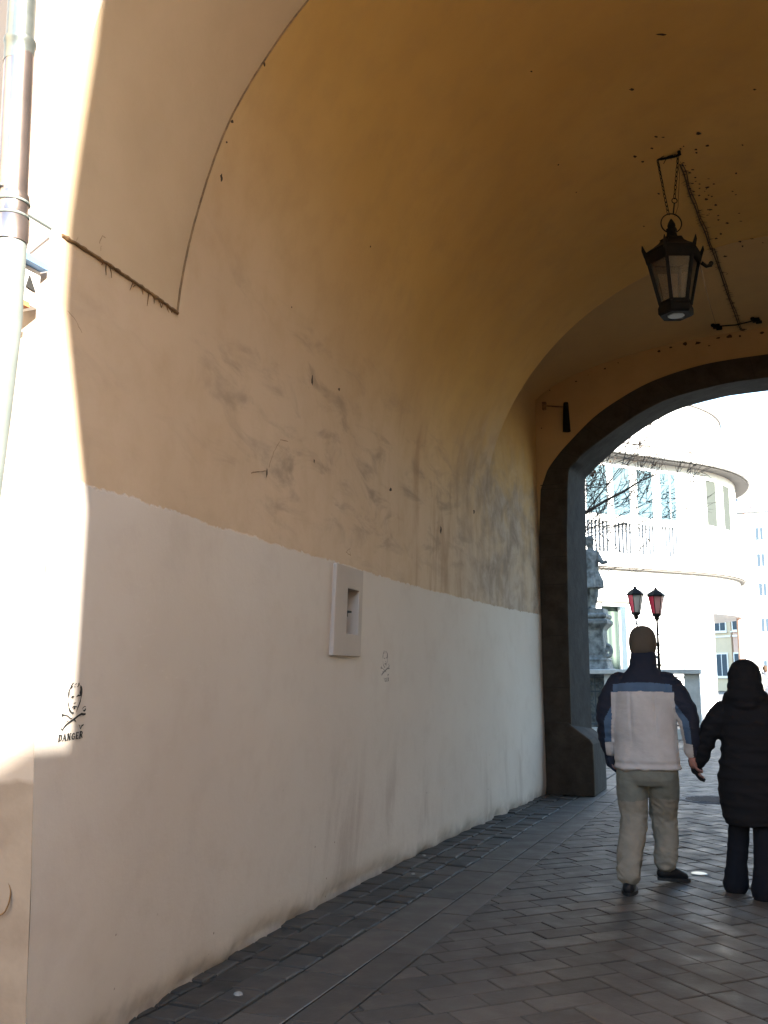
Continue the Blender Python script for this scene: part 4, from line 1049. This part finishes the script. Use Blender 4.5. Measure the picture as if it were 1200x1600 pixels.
# knit cap
t = NT(M['hat']); wv = t.n('ShaderNodeTexWave'); wv.bands_direction = 'Z'; wv.inputs['Scale'].default_value = 38; wv.inputs['Distortion'].default_value = 1.5; t.l(t.coord(), wv.inputs['Vector']); t.l(t.bump(wv.outputs['Fac'], .6, .004), t.b.inputs['Normal'])
mb = MB(); prof = [(.086, 1.638), (.094, 1.650), (.101, 1.685), (.103, 1.72), (.098, 1.760), (.086, 1.793), (.066, 1.818), (.040, 1.833), (.010, 1.838)]
rows = []
for r_, z in prof: rows.append([Vector((.015 + r_ * math.cos(6.283 * k / 40) * .98, .02 + r_ * 1.12 * math.sin(6.283 * k / 40), z)) for k in range(40)])
mb.quadgrid(rows, True); mb.cap(rows[-1])
mh = mb.mesh('knit_cap', None, True, True); hat = link('knit_cap', mh, M['hat'], man)
ss = hat.modifiers.new('s', 'SUBSURF'); ss.levels = 2; ss.render_levels = 2

def make_woman(root, coat, trm, hood=True, lh=True, vox=.0075, hair=None):
    def dash(n_): return n_
    mb = MB(); head(mb, (.0, .03, 1.475), .93); limb(mb, [(0, 0, 1.25), (0, .01, 1.40)], [.055, .05])
    mb.loft([(0, 0, .75, .15, .11), (0, 0, .95, .12, .1), (0, 0, 1.15, .14, .1), (0, 0, 1.25, .11, .08), (0, 0, 1.29, .05, .05)])
    AW = Vector((-.355, .04, .89)) if lh else Vector((-.2, .05, .80))
    AE = Vector((-.275, -.01, 1.05)) if lh else Vector((-.235, -.02, 1.0))
    limb(mb, [(-.15, 0, 1.22), AE, AW], [.045, .038, .026]); limb(mb, [(.15, 0, 1.22), (.235, -.02, 1.0), (.2, .06, .80)], [.045, .038, .026])
    hand(mb, AW, (-.07, .03, -1), (0.2, 1, 0), .9); hand(mb, (.2, .06, .80), (-.05, .15, -1), (-.2, 1, 0), .9)
    limb(mb, [(-.08, 0, .78), (-.09, .06, .42), (-.12, .03, .09)], [.075, .05, .035]); limb(mb, [(.08, 0, .78), (.085, .0, .42), (.06, -.14, .09)], [.075, .05, .035])
    link('body', remesh(mb, vox, 3), M['skin'], root)
    if lh:
        mb = MB(); hand(mb, AW + Vector((-.006, -.012, .015)), (-.07, .02, -1), (.2, 1, 0), 1.12); link('glove', remesh(mb, .006, 3), coat, root)
    mb = MB()
    mb.loft([(.0, 0, .46, .185, .15), (.0, 0, .52, .205, .16), (.0, 0, .66, .225, .165), (0, 0, .80, .215, .16), (0, 0, .97, .188, .145), (0, 0, 1.10, .195, .14), (0, 0, 1.2, .205, .135), (0, 0, 1.26, .185, .12), (0, 0, 1.31, .13, .11), (0, 0, 1.36, .115, .11)], 28)
    limb(mb, [(-.155, 0, 1.215), (-.225, -.01, 1.13), AE, AW + Vector((.02, -.005, .01)), AW + Vector((-.01, .005, -.035))], [.088, .08, .072, .062, .052]); limb(mb, [(.155, 0, 1.215), (.22, -.01, 1.12), (.235, -.02, 1.0), (.2, .05, .82)], [.088, .08, .07, .055])
    if hood:
        mb.sphere((0, .02, 1.46), (.118, .13, .128), 12); mb.sphere((0, -.035, 1.33), (.15, .12, .075), 10); mb.sphere((0, -.02, 1.395), (.125, .12, .09), 10)
        limb(mb, [(-.13, -.03, 1.31), (-.04, -.12, 1.27), (.04, -.12, 1.27), (.13, -.03, 1.31)], [.035, .03, .03, .035])
    me = remesh(mb, vox, 6); displace(me, lambda p, n_: folds(p, .007, 5, 10, 3) + .005 * noise.noise(p * 8) + .006 * abs(math.sin(p.z * 34)) ** 6 * (1 if p.z < 1.2 else 0))
    link('hooded_coat' if hood else 'coat', me, coat, root)
    if hair is not None:
        mb = MB(); mb.sphere((0, .005, 1.50), (.085, .105, .10), 10); mb.sphere((0, -.04, 1.44), (.08, .06, .08), 10); link('hair', remesh(mb, vox, 4), hair, root)
    mb = MB()
    mb.loft([(0, 0, .80, .15, .11), (0, 0, .66, .16, .12)], 20)
    limb(mb, [(-.08, 0, .68), (-.10, .05, .42), (-.125, .04, .2), (-.14, .02, .055)], [.095, .072, .07, .088]); limb(mb, [(.07, 0, .68), (.065, 0, .42), (.055, -.08, .2), (.045, -.14, .05)], [.095, .072, .07, .088])
    me = remesh(mb, vox, 4); displace(me, lambda p, n_: folds(p, .005, 2, 14, 4)); link('trousers', me, trm, root)
    shoe(root, (-.13, .04, .10), (-.14, .20, 0), M['shoe']); shoe(root, (.05, -.13, .10), (.06, .05, 0), M['shoe'])
wo = empty('person', (-.215, 7.35, 0)); tag(wo, 'woman seen from behind in a long black hooded coat and dark jeans', 'person', 'couple walking hand in hand')
make_woman(wo, M['black'], M['denim'])
M['greycoat'] = fabric('grey_jacket', (.22, .22, .21)); M['darkcoat'] = fabric('slate_jacket', (.10, .11, .13)); M['hair'] = mat('brown_hair', (.06, .035, .02), .8)
for (x, Y, ct, lb) in ((1186, 40, M['greycoat'], 'distant pedestrian in a pale grey jacket at the street corner'), (1199, 41, M['darkcoat'], 'distant pedestrian in a dark jacket at the right edge of the street')):
    P = onY(x, 1100, Y); e = empty('person', (P.x, Y, 0)); e.scale = (1.1, 1.1, 1.1); tag(e, lb, 'person', 'pedestrians far down the street'); make_woman(e, ct, M['denim'], False, False, .014, M['hair'])

# ------------------------------------------------------------------ courtyard: statue
SY = 24.0; sp = onY(923, 950, SY); SXc = sp.x
st = empty('statue', (SXc, SY, 3.03)); tag(st, 'weathered grey stone statue of a standing figure in a tunic on a tall pedestal', 'statue')
def S(*p): return Vector((SXc + p[0], SY + p[1], 3.03 + p[2]))
mb = MB()
for q in ((.03, 0, 1.66),): mb.sphere(S(*q), (.10, .115, .135), 10)
mb.sphere(S(.03, 0, 1.74), (.115, .13, .08), 8); limb(mb, [S(.02, 0, 1.42), S(.03, 0, 1.58)], [.065, .06])
rings = [(.02, .86, .22, .17), (.03, .98, .20, .15), (.02, 1.1, .21, .16), (0, 1.28, .25, .17), (0, 1.40, .23, .15), (.01, 1.48, .12, .10)]
mb.loft([(SXc + a_, SY, 3.03 + z, b_, c_) for a_, z, b_, c_ in rings]); mb.loft([(SXc + a_, SY, 3.03 + z, b_, c_) for a_, z, b_, c_ in [(.02, .52, .32, .25), (.03, .7, .295, .22), (.03, .86, .24, .18), (.02, .95, .2, .15)]])
limb(mb, [S(.10, -.02, .66), S(.12, -.06, .40), S(.06, .0, .10), S(.05, 0, .02)], [.14, .105, .075, .08]); limb(mb, [S(-.10, 0, .66), S(-.10, .0, .40), S(-.10, .02, .06)], [.14, .11, .08])
limb(mb, [S(.05, -.05, .03), S(.10, -.15, .02)], [.05, .04]); limb(mb, [S(-.1, 0, .03), S(-.12, -.12, .02)], [.05, .04])
limb(mb, [S(.19, 0, 1.38), S(.30, -.05, 1.18), S(.36, -.12, 1.12)], [.075, .06, .045]); limb(mb, [S(-.19, 0, 1.38), S(-.28, -.05, 1.12), S(-.12, -.2, 1.08)], [.075, .06, .045])
hand(mb, S(.36, -.12, 1.12), (.8, -.3, .1), (0, 0, 1), 1.1)
limb(mb, [S(-.16, -.08, 1.42), S(.02, -.15, 1.25), S(.18, -.06, 1.02)], [.05, .045, .04]); limb(mb, [S(-.2, .08, 1.42), S(-.24, .1, .9), S(-.22, .08, .35)], [.09, .12, .10])
me = remesh(mb, .016, 3)
displace(me, lambda p, n_: .012 * abs(math.sin(math.atan2(p.y - SY, p.x - SXc) * 11)) * (1 if 3.55 < p.z < 3.95 else .2) + folds(p, .008, 4, 6, 8))
me.transform(Matrix.Translation(-Vector((SXc, SY, 3.03)))); link('figure', me, M['statue'], st)
pd = empty('statue_pedestal', (SXc, SY, 0)); tag(pd, 'moulded grey stone pedestal with scrolled shoulders under the statue', 'pedestal')
mb = MB()
def sq(r_, z): return [Vector((SXc + a_ * r_, SY + b_ * r_, z)) for a_, b_ in ((-1, -1), (1, -1), (1, 1), (-1, 1))]
rows = [sq(r_, z) for r_, z in [(.62, 0), (.62, 1.2), (.52, 1.25), (.50, 1.55), (.44, 1.6), (.40, 1.75), (.42, 1.8), (.36, 1.84), (.34, 1.9), (.33, 2.5), (.36, 2.56), (.42, 2.62), (.46, 2.66), (.46, 2.74), (.40, 2.78), (.44, 2.82), (.44, 2.88), (.36, 2.92), (.36, 3.03)]]
mb.quadgrid(rows, True); mb.cap(rows[-1]); bevel(build(mb, 'shaft', M['statue'], pd, merge=True), .012, 2)
for sg in (-1, 1):
    mb = MB(); pts = []
    for k in range(26):
        a_ = k / 25 * 8.0; r_ = .035 + .016 * a_; pts.append((SXc + sg * .42 + math.cos(a_) * r_ * .7, SY - .36, 1.98 + math.sin(a_) * r_))
    mb.tube(pts, .05, 8); build(mb, 'scroll', M['statue'], pd, smooth=True)

# ------------------------------------------------------------------ terrace wall with ironwork
tw = empty('garden_wall', (-5, 26, 0)); tag(tw, 'low stone garden wall with pale coping and scrolled iron panels behind the walking man', 'garden wall')
mb = MB(); mb.bx(-10, -2.1, 25.85, 26.15, 0, .22); build(mb, 'plinth', M['lightstone'], tw)
mb = MB(); mb.bx(-10, -2.05, 25.75, 26.25, 1.45, 1.56); bevel(build(mb, 'coping', M['lightstone'], tw), .015, 2)
piers = [-9.9, -7.3, -5.35, -4.05, -2.25]
for x in piers:
    mb = MB(); mb.bx(x - .16, x + .16, 25.83, 26.17, .22, 1.45); build(mb, 'pier', M['lightstone'], tw)
for x0, x1 in zip(piers[:-1], piers[1:]):
    a_, b_ = x0 + .16, x1 - .16; mb = MB()
    for z in (.30, 1.05, 1.38): mb.bx(a_, b_, 25.98, 26.02, z - .015, z + .015)
    n_ = max(2, int((b_ - a_) / .22))
    for k in range(n_ + 1):
        x = a_ + (b_ - a_) * k / n_; mb.bx(x - .009, x + .009, 25.99, 26.01, .3, 1.38)
        if k < n_:
            xm = x + (b_ - a_) / n_ / 2
            for zc, sg in ((.50, 1), (.70, -1), (.90, 1)):
                mb.tube([(xm + math.cos(q * .55 * sg) * (.018 + .006 * q), 26.0, zc + math.sin(q * .55 * sg) * (.018 + .006 * q)) for q in range(13)], .009, 5)
            mb.tube([(xm + .05 * math.cos(q / 12 * 6.283), 26, 1.21 + .1 * math.sin(q / 12 * 6.283)) for q in range(13)], .009, 5)
    build(mb, 'iron_panel', M['blueiron'], tw)

tw.location.y -= 2.8; tw.location.x += .45
# ------------------------------------------------------------------ twin street lamp with red panes
lp = empty('street_lamp', (onY(1028, 1000, 20).x, 20, 0)); PX = lp.location.x
tag(lp, 'black iron lamp post carrying two lanterns with red panes beyond the arch', 'street lamp')
mb = MB(); mb.lathe([(.16, 0), (.16, .12), (.10, .18), (.075, .7), (.05, .85), (.035, 1.0), (.03, 1.6), (.045, 1.63), (.03, 1.68), (.026, 2.0), (.04, 2.04), (.024, 2.08), (.02, 2.58)], (PX, 20, 0), 14); build(mb, 'post', M['iron'], lp, auto=40)
lx2 = onY(993, 940, 20).x
mb = MB(); mb.tube([(PX, 20, 1.75), (PX - .18, 20, 1.95), (lx2 + .04, 20, 2.15), (lx2, 20, 2.5)], [.022, .02, .018, .016], 8)
for cx_, cz_, sg in ((PX - .15, 1.7, 1), (lx2 + .02, 1.75, -1), (PX - .28, 1.55, 1), (PX + .05, 1.9, 1), (lx2 + .05, 2.5, 1), (lx2 - .05, 2.5, -1), (PX + .06, 2.3, -1)):
    mb.tube([(cx_ + sg * math.cos(q * .5) * (.015 + .005 * q), 20, cz_ + math.sin(q * .5) * (.015 + .005 * q)) for q in range(16)], .010, 6)
for k in range(14):
    z = 1.55 + k * .04; s_ = 1 if k % 2 else -1; mb.tube([(PX, 20, z), (PX + s_ * .05, 19.98, z + .03)], [.014, .004], 5)
build(mb, 'bracket', M['blueiron'], lp, smooth=True)
def small_lantern(x, z0, glassR, glassF):
    bd = MB(); rot = R(20)
    def hx(r_, z): return [Vector((x + r_ * math.cos(rot + k * math.pi / 3), 20 + r_ * math.sin(rot + k * math.pi / 3), z)) for k in range(6)]
    rb_, rt2 = .085, .155; B_, T_ = hx(rb_, z0 + .06), hx(rt2, z0 + .42)
    for k in range(6): bd.tube([B_[k], T_[k]], .010, 4); bd.tube([B_[k], B_[(k + 1) % 6]], .012, 4); bd.tube([T_[k], T_[(k + 1) % 6]], .012, 4)
    rows = [hx(.175, z0 + .41), hx(.18, z0 + .435), hx(.12, z0 + .50), hx(.07, z0 + .53), hx(.035, z0 + .55), hx(.03, z0 + .575), hx(.012, z0 + .60)]
    bd.quadgrid(rows, True); bd.cap(rows[-1]); rows = [hx(.02, z0 - .08), hx(.05, z0 - .04), hx(.05, z0), hx(.095, z0 + .03), hx(.09, z0 + .06)]; bd.quadgrid(rows, True); bd.cap(rows[0]); bd.cap(rows[-1])
    lo = build(bd, 'lantern', M['iron'], lp)
    for k in range(6):
        mb = MB(); j = (k + 1) % 6; i_ = .97; sh = lambda q: Vector((x + (q.x - x) * i_, 20 + (q.y - 20) * i_, q.z)); mb.face([sh(B_[k]), sh(B_[j]), sh(T_[j]), sh(T_[k])])
        cxm = (B_[k] + B_[j]) / 2; ang_ = math.degrees(math.atan2(cxm.y - 20, cxm.x - x)) % 360
        build(mb, 'pane', M['redglass'] if 120 < ang_ < 260 else glassF, lo)
small_lantern(lx2, onY(993, 962, 20).z, M['redglass'], M['paleglass']); small_lantern(PX, onY(1028, 964, 20).z, M['redglass'], M['pinkglass'])

# ------------------------------------------------------------------ tree reaching in from the left
tr_ = empty('bare_tree', (-7.2, 25.0, 0)); tag(tr_, 'bare winter tree whose thin branches reach in from the left of the arch opening', 'tree')
mb = MB(); mb.tube([(-7.2, 25, 0), (-7.15, 25, 1.5), (-7.0, 25, 3.0), (-6.9, 25.1, 4.6), (-6.7, 25.1, 6.6), (-6.6, 25.2, 8.6)], [.22, .19, .16, .13, .08, .02], 10); build(mb, 'trunk', M['bark'], tr_, smooth=True)
mb = MB(); mbl = MB(); rt3 = random.Random(21)
def grow(p, d, L, r_, lv):
    pts = [Vector(p)]; d = Vector(d).normalized()
    n_ = 6
    for i in range(n_):
        d = (d + Vector((rt3.uniform(-.2, .2), rt3.uniform(-.2, .2), rt3.uniform(-.16, .2)))).normalized(); pts.append(pts[-1] + d * L / n_)
    mb.tube(pts, [r_ * (1 - .75 * i / n_) for i in range(n_ + 1)], 5 if lv < 2 else 4)
    if lv < 3:
        for i in range(2, n_ + 1):
            for _ in range(2):
                if rt3.random() < (.9 if lv < 1 else .66): grow(pts[i], (d + Vector((rt3.uniform(-.9, .9), rt3.uniform(-.8, .8), rt3.uniform(-.7, .9)))), L * rt3.uniform(.35, .62), max(.009, r_ * .55 * (1 - .6 * i / n_)), lv + 1)
    elif rt3.random() < .05:
        c = pts[-1]; mbl.face([c + Vector((rt3.uniform(-.05, .05), rt3.uniform(-.03, .03), rt3.uniform(-.06, .03))) for _ in range(4)])
for (z, tx, ty, L) in ((3.2, 935, 790, 0), (4.2, 1010, 765, 0), (5.0, 945, 735, 0), (3.6, 960, 800, 0), (5.6, 1000, 715, 0), (3.6, 950, 850, 0)):
    s_ = Vector((-6.95, 25.05, z)); e_ = onY(tx, ty, 24.6)
    grow(s_, e_ - s_, (e_ - s_).length * 1.0, .045, 0)
# one strong limb crossing the window bays
L_ = [onY(x, y, 24.4) for x, y in [(905, 805), (925, 795), (950, 780), (975, 768), (990, 758), (1000, 752), (1025, 742)]]
mb.tube([Vector((-6.95, 25, 4.3))] + L_, [.06, .042, .038, .034, .03, .024, .018, .012], 6)
for q in L_[2:]:
    for _ in range(3): grow(q, Vector((rt3.uniform(-.2, .9), rt3.uniform(-.5, .5), rt3.uniform(-.9, .9))), rt3.uniform(.4, .9), .010, 2)
q = onY(925, 738, 24.4)
for k in range(26): c = q + Vector((rt3.uniform(-.28, .28), rt3.uniform(-.1, .1), rt3.uniform(-.1, .1))); mbl.face([c + Vector((rt3.uniform(-.08, .08), rt3.uniform(-.05, .05), rt3.uniform(-.05, .05))) for _ in range(4)])
mb.tube([Vector((-6.9, 25, 4.8)), q], [.03, .012], 5)
build(mb, 'branches', M['bark'], tr_); build(mbl, 'dead_leaves', M['leaf'], tr_)

# ------------------------------------------------------------------ white curved building
wb = empty('curved_building', (-5, 36, 0)); tag(wb, 'white building with a rounded corner, baluster loggia and thin projecting cornices', 'building')
FD = Vector((.637, .771, 0)); FN = Vector((.771, -.637, 0)); FB = Vector((-2.75, 35.0, 0)); RAD = 7.2; FC = FB - FN * RAD
def fpt(s_, z, off=0.0):
    """plan path: s<0 along straight facade, s>0 round the drum"""
    if s_ <= 0: p_ = FB + FD * s_ + FN * off
    else:
        a_ = s_ / RAD; d = FN * math.cos(a_) + FD * math.sin(a_); p_ = FC + d * (RAD + off)
    return Vector((p_.x, p_.y, z))
def s_at(px):
    A_ = ray(px, 900); best = None; s_ = -14; vm = 1e9; sm = 0
    while s_ < 12:
        p_ = fpt(s_, 0); v = p_.x * A_.y - p_.y * A_.x   # sign change
        if best is not None and (v > 0) != (best > 0): return s_
        best = v; s_ += .02
        if abs(v) < vm: vm, sm = abs(v), s_
    return sm
def wallstrip(mb, s0, s1, z0, z1, off=0.0, step=.35):
    n_ = max(1, int(abs(s1 - s0) / step)); mb.quadgrid([[fpt(s0 + (s1 - s0) * k / n_, z, off) for k in range(n_ + 1)] for z in (z0, z1)])
def slabstrip(mb, s0, s1, z0, z1, o0, o1, step=.35):
    n_ = max(1, int(abs(s1 - s0) / step)); S_ = [s0 + (s1 - s0) * k / n_ for k in range(n_ + 1)]
    rows = [[fpt(s_, z, o_) for s_ in S_] for z, o_ in ((z0, o0), (z0, o1), (z1, o1), (z1, o0), (z0, o0))]
    mb.quadgrid(rows); mb.cap([r_[0] for r_ in rows[:4]]); mb.cap([r_[-1] for r_ in rows[:4]])
ZS, ZC = 5.2, 8.75
SEND = 16
mb = MB()
sx_open0, sx_open1 = s_at(1111), s_at(1163)
bays = [(s_at(a_), s_at(b_)) for a_, b_ in ((880, 912), (919, 955), (962, 991), (1000, 1027), (1037, 1064), (1110, 1128), (1137, 1149))] + [(4.3, 4.75)]
# lower wall: solid up to the portico, then past it
door0, door1 = s_at(938), s_at(975)
wallstrip(mb, -14, door0, 0, ZS); wallstrip(mb, door0, door1, 3.75, ZS); wallstrip(mb, door1, sx_open0, 0, ZS); wallstrip(mb, sx_open0, SEND, 3.55, ZS)
mb.quadgrid([[fpt(sx_open0, z, -o_) for z in (0, 3.55)] for o_ in (0, 5.0)])
# portico ceiling
S_ = [sx_open0 + (SEND - sx_open0) * k / 20 for k in range(21)]
mb.quadgrid([[fpt(s_, 3.55, -.0) for s_ in S_], [fpt(s_, 3.55, -6.5) for s_ in S_]])
# upper wall around bays
prev = -14
for a_, b_ in bays:
    wallstrip(mb, prev, a_, ZS, ZC); wallstrip(mb, a_, b_, 8.45, ZC); wallstrip(mb, a_, b_, ZS, 5.45); wallstrip(mb, a_, b_, 6.50, 6.68)
    for s_ in (a_, b_): mb.quadgrid([[fpt(s_, z, -o_) for z in (5.45, 8.45)] for o_ in (0, .25)])
    prev = b_
wallstrip(mb, prev, SEND, ZS, ZC)
build(mb, 'walls', M['white'], wb)
mb = MB(); slabstrip(mb, -14, SEND, ZC, ZC + .32, -.3, .66); n_ = 60
build(mb, 'cornice', M['cornice'], wb)
mb = MB(); slabstrip(mb, -14, SEND, ZC + .322, ZC + .352, -.3, .69); slabstrip(mb, -14, SEND, ZC - .045, ZC - .004, .0, .50); build(mb, 'cornice_edge', M['lead'], wb)
mb = MB(); slabstrip(mb, -14, SEND, ZS - .25, ZS - .003, .0, .22); build(mb, 'floor_band', M['white'], wb)
mb = MB(); slabstrip(mb, -14, SEND, ZS - .31, ZS - .252, .0, .16); build(mb, 'floor_band_shadow_line', M['lead'], wb)
# attic drum, set back
mb = MB(); S_ = [-14 + (SEND + 14) * k / 70 for k in range(71)]
mb.quadgrid([[fpt(s_, z, -.45) for s_ in S_] for z in (ZC + .3, 11.246)]); build(mb, 'attic', M['white'], wb)
mb = MB(); slabstrip(mb, -14, SEND, 11.25, 11.29, -1.9, -.38); build(mb, 'attic_edge', M['lead'], wb)
mb = MB(); mb.quadgrid([[fpt(s_, ZC + .36, -.2) for s_ in S_], [fpt(s_, ZC + .36, -.44) for s_ in S_]]); mb.quadgrid([[fpt(s_, 11.32, -.5) for s_ in S_], [fpt(s_, 11.32, -6) for s_ in S_]]); build(mb, 'roof', M['white'], wb)
mb = MB(); q = onY(1082, 668, 36.5); mb.box(q, (.28, .06, .05)); mb.box(q + Vector((-.13, 0, -.09)), (.04, .05, .14)); build(mb, 'roof_bracket', M['lead'], wb)
gm = [M['window'], M['window'], M['window'], M['window'], M['window'], M['windowgrey'], M['windowgrey'], M['windowdark']]
for i, (a_, b_) in enumerate(bays):
    mb = MB(); slabstrip(mb, a_, a_ + .04, 6.68, 8.45, -.06, -.02, 1); slabstrip(mb, b_ - .04, b_, 6.68, 8.45, -.06, -.02, 1); slabstrip(mb, a_ + .04, b_ - .04, 8.40, 8.45, -.06, -.02, 1); slabstrip(mb, a_ + .04, b_ - .04, 6.68, 6.73, -.06, -.02, 1)
    if i == 4: m_ = (a_ + b_) / 2 + .1; slabstrip(mb, m_ - .02, m_ + .02, 6.74, 8.39, -.055, -.025, 1)
    fo = build(mb, 'window', M['frame'], wb)
    mb = MB(); wallstrip(mb, a_, b_, 6.68, 8.45, -.05, .25); build(mb, 'pane', gm[i], fo)
    mb = MB(); wallstrip(mb, a_, b_, 5.45, 6.50, -.16, .25); build(mb, 'loggia_shade', M['loggia'], wb)  # dark sheet behind the balusters, coloured as the loggia's shade
    n_ = max(3, int((b_ - a_) / .155)); mb = MB()
    for k in range(n_ + 1):
        s_ = a_ + (b_ - a_) * k / n_; p_ = fpt(s_, 0, -.06); mb.lathe([(.034, 5.45), (.034, 5.6), (.038, 5.8), (.028, 6.1), (.032, 6.45), (.032, 6.5)], (p_.x, p_.y, 0), 6)
    build(mb, 'balustrade', M['white'], wb, smooth=True)
# doors on ground floor
mb = MB(); slabstrip(mb, door0, door0 + .07, 0, 3.75, -.36, -.26, 1); slabstrip(mb, door1 - .07, door1, 0, 3.75, -.36, -.26, 1); slabstrip(mb, door0, door1, 3.65, 3.748, -.35, .05, 1); fo = build(mb, 'shopfront', M['frame'], wb)
mb = MB(); wallstrip(mb, door0, door1, 0, 3.75, -.32, 1); build(mb, 'curtained_pane', M['curtain'], fo)
mb = MB(); slabstrip(mb, door0 - .25, door1 + .2, 3.77, 3.82, .0, .10, 1); build(mb, 'lintel', M['lead'], fo)
mb = MB(); a_, b_ = s_at(1012), s_at(1064); slabstrip(mb, a_, b_, 3.95, 4.10, .0, .06, 1); slabstrip(mb, a_ - .1, b_ + .12, 4.10, 4.16, .0, .09, 1); slabstrip(mb, b_ - .12, b_ - .04, 0, 3.95, .0, .05, 1); build(mb, 'door_surround', M['greyroof'], wb)
mb = MB(); p_ = fpt(5.1, 0, -.13); mb.lathe([(.11, 0), (.11, 3.55)], (p_.x, p_.y, 0), 14); build(mb, 'column', M['pink'], wb, smooth=True)

# ------------------------------------------------------------------ far street houses
def house(name, label, cx, cy, wdt, dep, h, rot, wall, roofm, cols, rowsz, roof=True, ww=1.0, wh=1.7):
    e = empty(name, (cx, cy, 0)); e.rotation_euler = (0, 0, rot); tag(e, label, 'house', 'houses down the far street')
    mb = MB(); mb.bx(-wdt / 2, wdt / 2, 0, dep, 0, h); link('wall', mb.mesh('wall'), wall, e)
    if roof:
        mb = MB(); a, b = -wdt / 2 - .3, wdt / 2 + .3; rows = [[(a, -.4, h), (b, -.4, h)], [(a, dep / 2, h + dep * .32), (b, dep / 2, h + dep * .32)], [(a, dep + .4, h), (b, dep + .4, h)]]
        mb.quadgrid(rows); mb.face([(a, -.4, h), (a, dep / 2, h + dep * .32), (a, dep + .4, h)]); mb.face([(b, -.4, h), (b, dep / 2, h + dep * .32), (b, dep + .4, h)])
        link('roof', mb.mesh('roof'), roofm, e)
    mb = MB()
    for z in rowsz[1:]:
        mc = MB(); mc.bx(-wdt / 2, wdt / 2, -.08, .0, z - .55, z - .42); link('string_course', mc.mesh('string_course'), M['frame'], e)
    mb.bx(-wdt / 2, wdt / 2, -.25, 0, h - .3, h); link('cornice', mb.mesh('cornice'), M['frame'], e)
    for z in rowsz:
        for c in cols:
            mb = MB(); mb.bx(c - ww / 2 - .12, c + ww / 2 + .12, -.06, -.005, z - .12, z + wh + .12); mb.bx(c - .03, c + .03, -.10, -.06, z, z + wh); mb.bx(c - ww / 2 - .2, c + ww / 2 + .2, -.16, -.06, z - .2, z - .12)
            f_ = link('window', mb.mesh('window'), M['frame'], e)
            mb = MB(); mb.bx(c - ww / 2, c + ww / 2, -.09, -.062, z, z + wh); link('pane', mb.mesh('pane'), M['windowdark'], f_)
    return e
house('town_house', 'pale yellow town house seen through the portico of the curved building', -6.4, 84.5, 8, 8, 13, R(-38), M['cream'], M['roof'], [-2.6, -.6, 1.2, 3.0], [1.2, 4.8, 8.6])
house('town_house', 'pink town house next to the pale yellow one beyond the portico', -1.1, 79.6, 5.0, 8, 12, R(-38), M['pink'], M['roof'], [-1.9, -.2, 1.6], [1.2, 4.8, 8.6])
house('town_house', 'tall white town house with grey roof at the right edge of the street', 4.3, 70, 12.4, 10, 12.3, 0, M['white'], M['greyroof'], [-4.85, -3.45, -2.05, -.65, .75, 2.1], [1.4, 4.2, 6.6, 8.6, 10.4], ww=.45, wh=.85)
e = empty('dormer_turret', (-1.5, 70, 12.3)); tag(e, 'grey roof turret with a red tiled lean-to above the white house', 'roof turret')
mb = MB(); mb.bx(-1.85, 1.2, 71.5, 74, 12.5, 14.1); build(mb, 'turret', M['greyroof'], e); mb = MB(); mb.quadgrid([[(-1.75, 69.4, 12.0), (-.9, 69.4, 12.65)], [(-1.75, 71.4, 12.4), (-.9, 71.4, 13.1)]]); build(mb, 'tiled_slope', M['roof'], e)

# ------------------------------------------------------------------ unseen houses added behind the camera to shade the mouth and bounce warm light
h1 = empty('corner_light_blocker', (3, -1.6, 0)); tag(h1, 'unseen tall ochre house block added right of the gatehouse mouth to cast its shadow edge', 'house')
mb = MB(); mb.bx(3.0, 30, -1.62, 2.70, 0, 5.0)
A_ = [(3.0, -1.62), (30, -1.62), (30, 2.70), (3.0, 2.70)]; B_ = [(3.0, -1.80), (30, -1.80), (30, 2.70), (3.0, 2.70)]
C_ = [(x, (-1.74 if y < 0 else y)) for x, y in B_]; mb.quadgrid([[(x, y, 5.0) for x, y in A_], [(x, y, 5.75) for x, y in B_], [(x, y, 6.1) for x, y in B_], [(x, y, 6.75) for x, y in C_], [(x, y, 15) for x, y in C_]], True); mb.cap([(x, y, 15) for x, y in C_]); build(mb, 'wall', M['warm'], h1)  # upper ledge shaped to step the shadow edge on the passage wall
h2 = empty('low_light_blocker', (6.7, -8, 0)); tag(h2, 'unseen low house block added behind the viewer to shade the foot of the mouth', 'house')
mb = MB(); mb.bx(6.7, 17, -30, -2.2, 0, 6.10); build(mb, 'wall', M['warm'], h2)
h3 = empty('side_light_reflector', (-8, -6, 0)); tag(h3, 'unseen sunlit house block added left behind the viewer for warm bounce light', 'house')
mb = MB(); mb.bx(-18, -8, -30, -.5, 0, 12); build(mb, 'wall', M['warm'], h3)
h4 = empty('rear_light_reflector', (0, -30, 0)); tag(h4, 'unseen long house block added far behind the viewer for warm bounce light', 'house')
mb = MB(); mb.bx(-18, 17, -40, -30.1, 0, 9); build(mb, 'wall', M['warm'], h4)
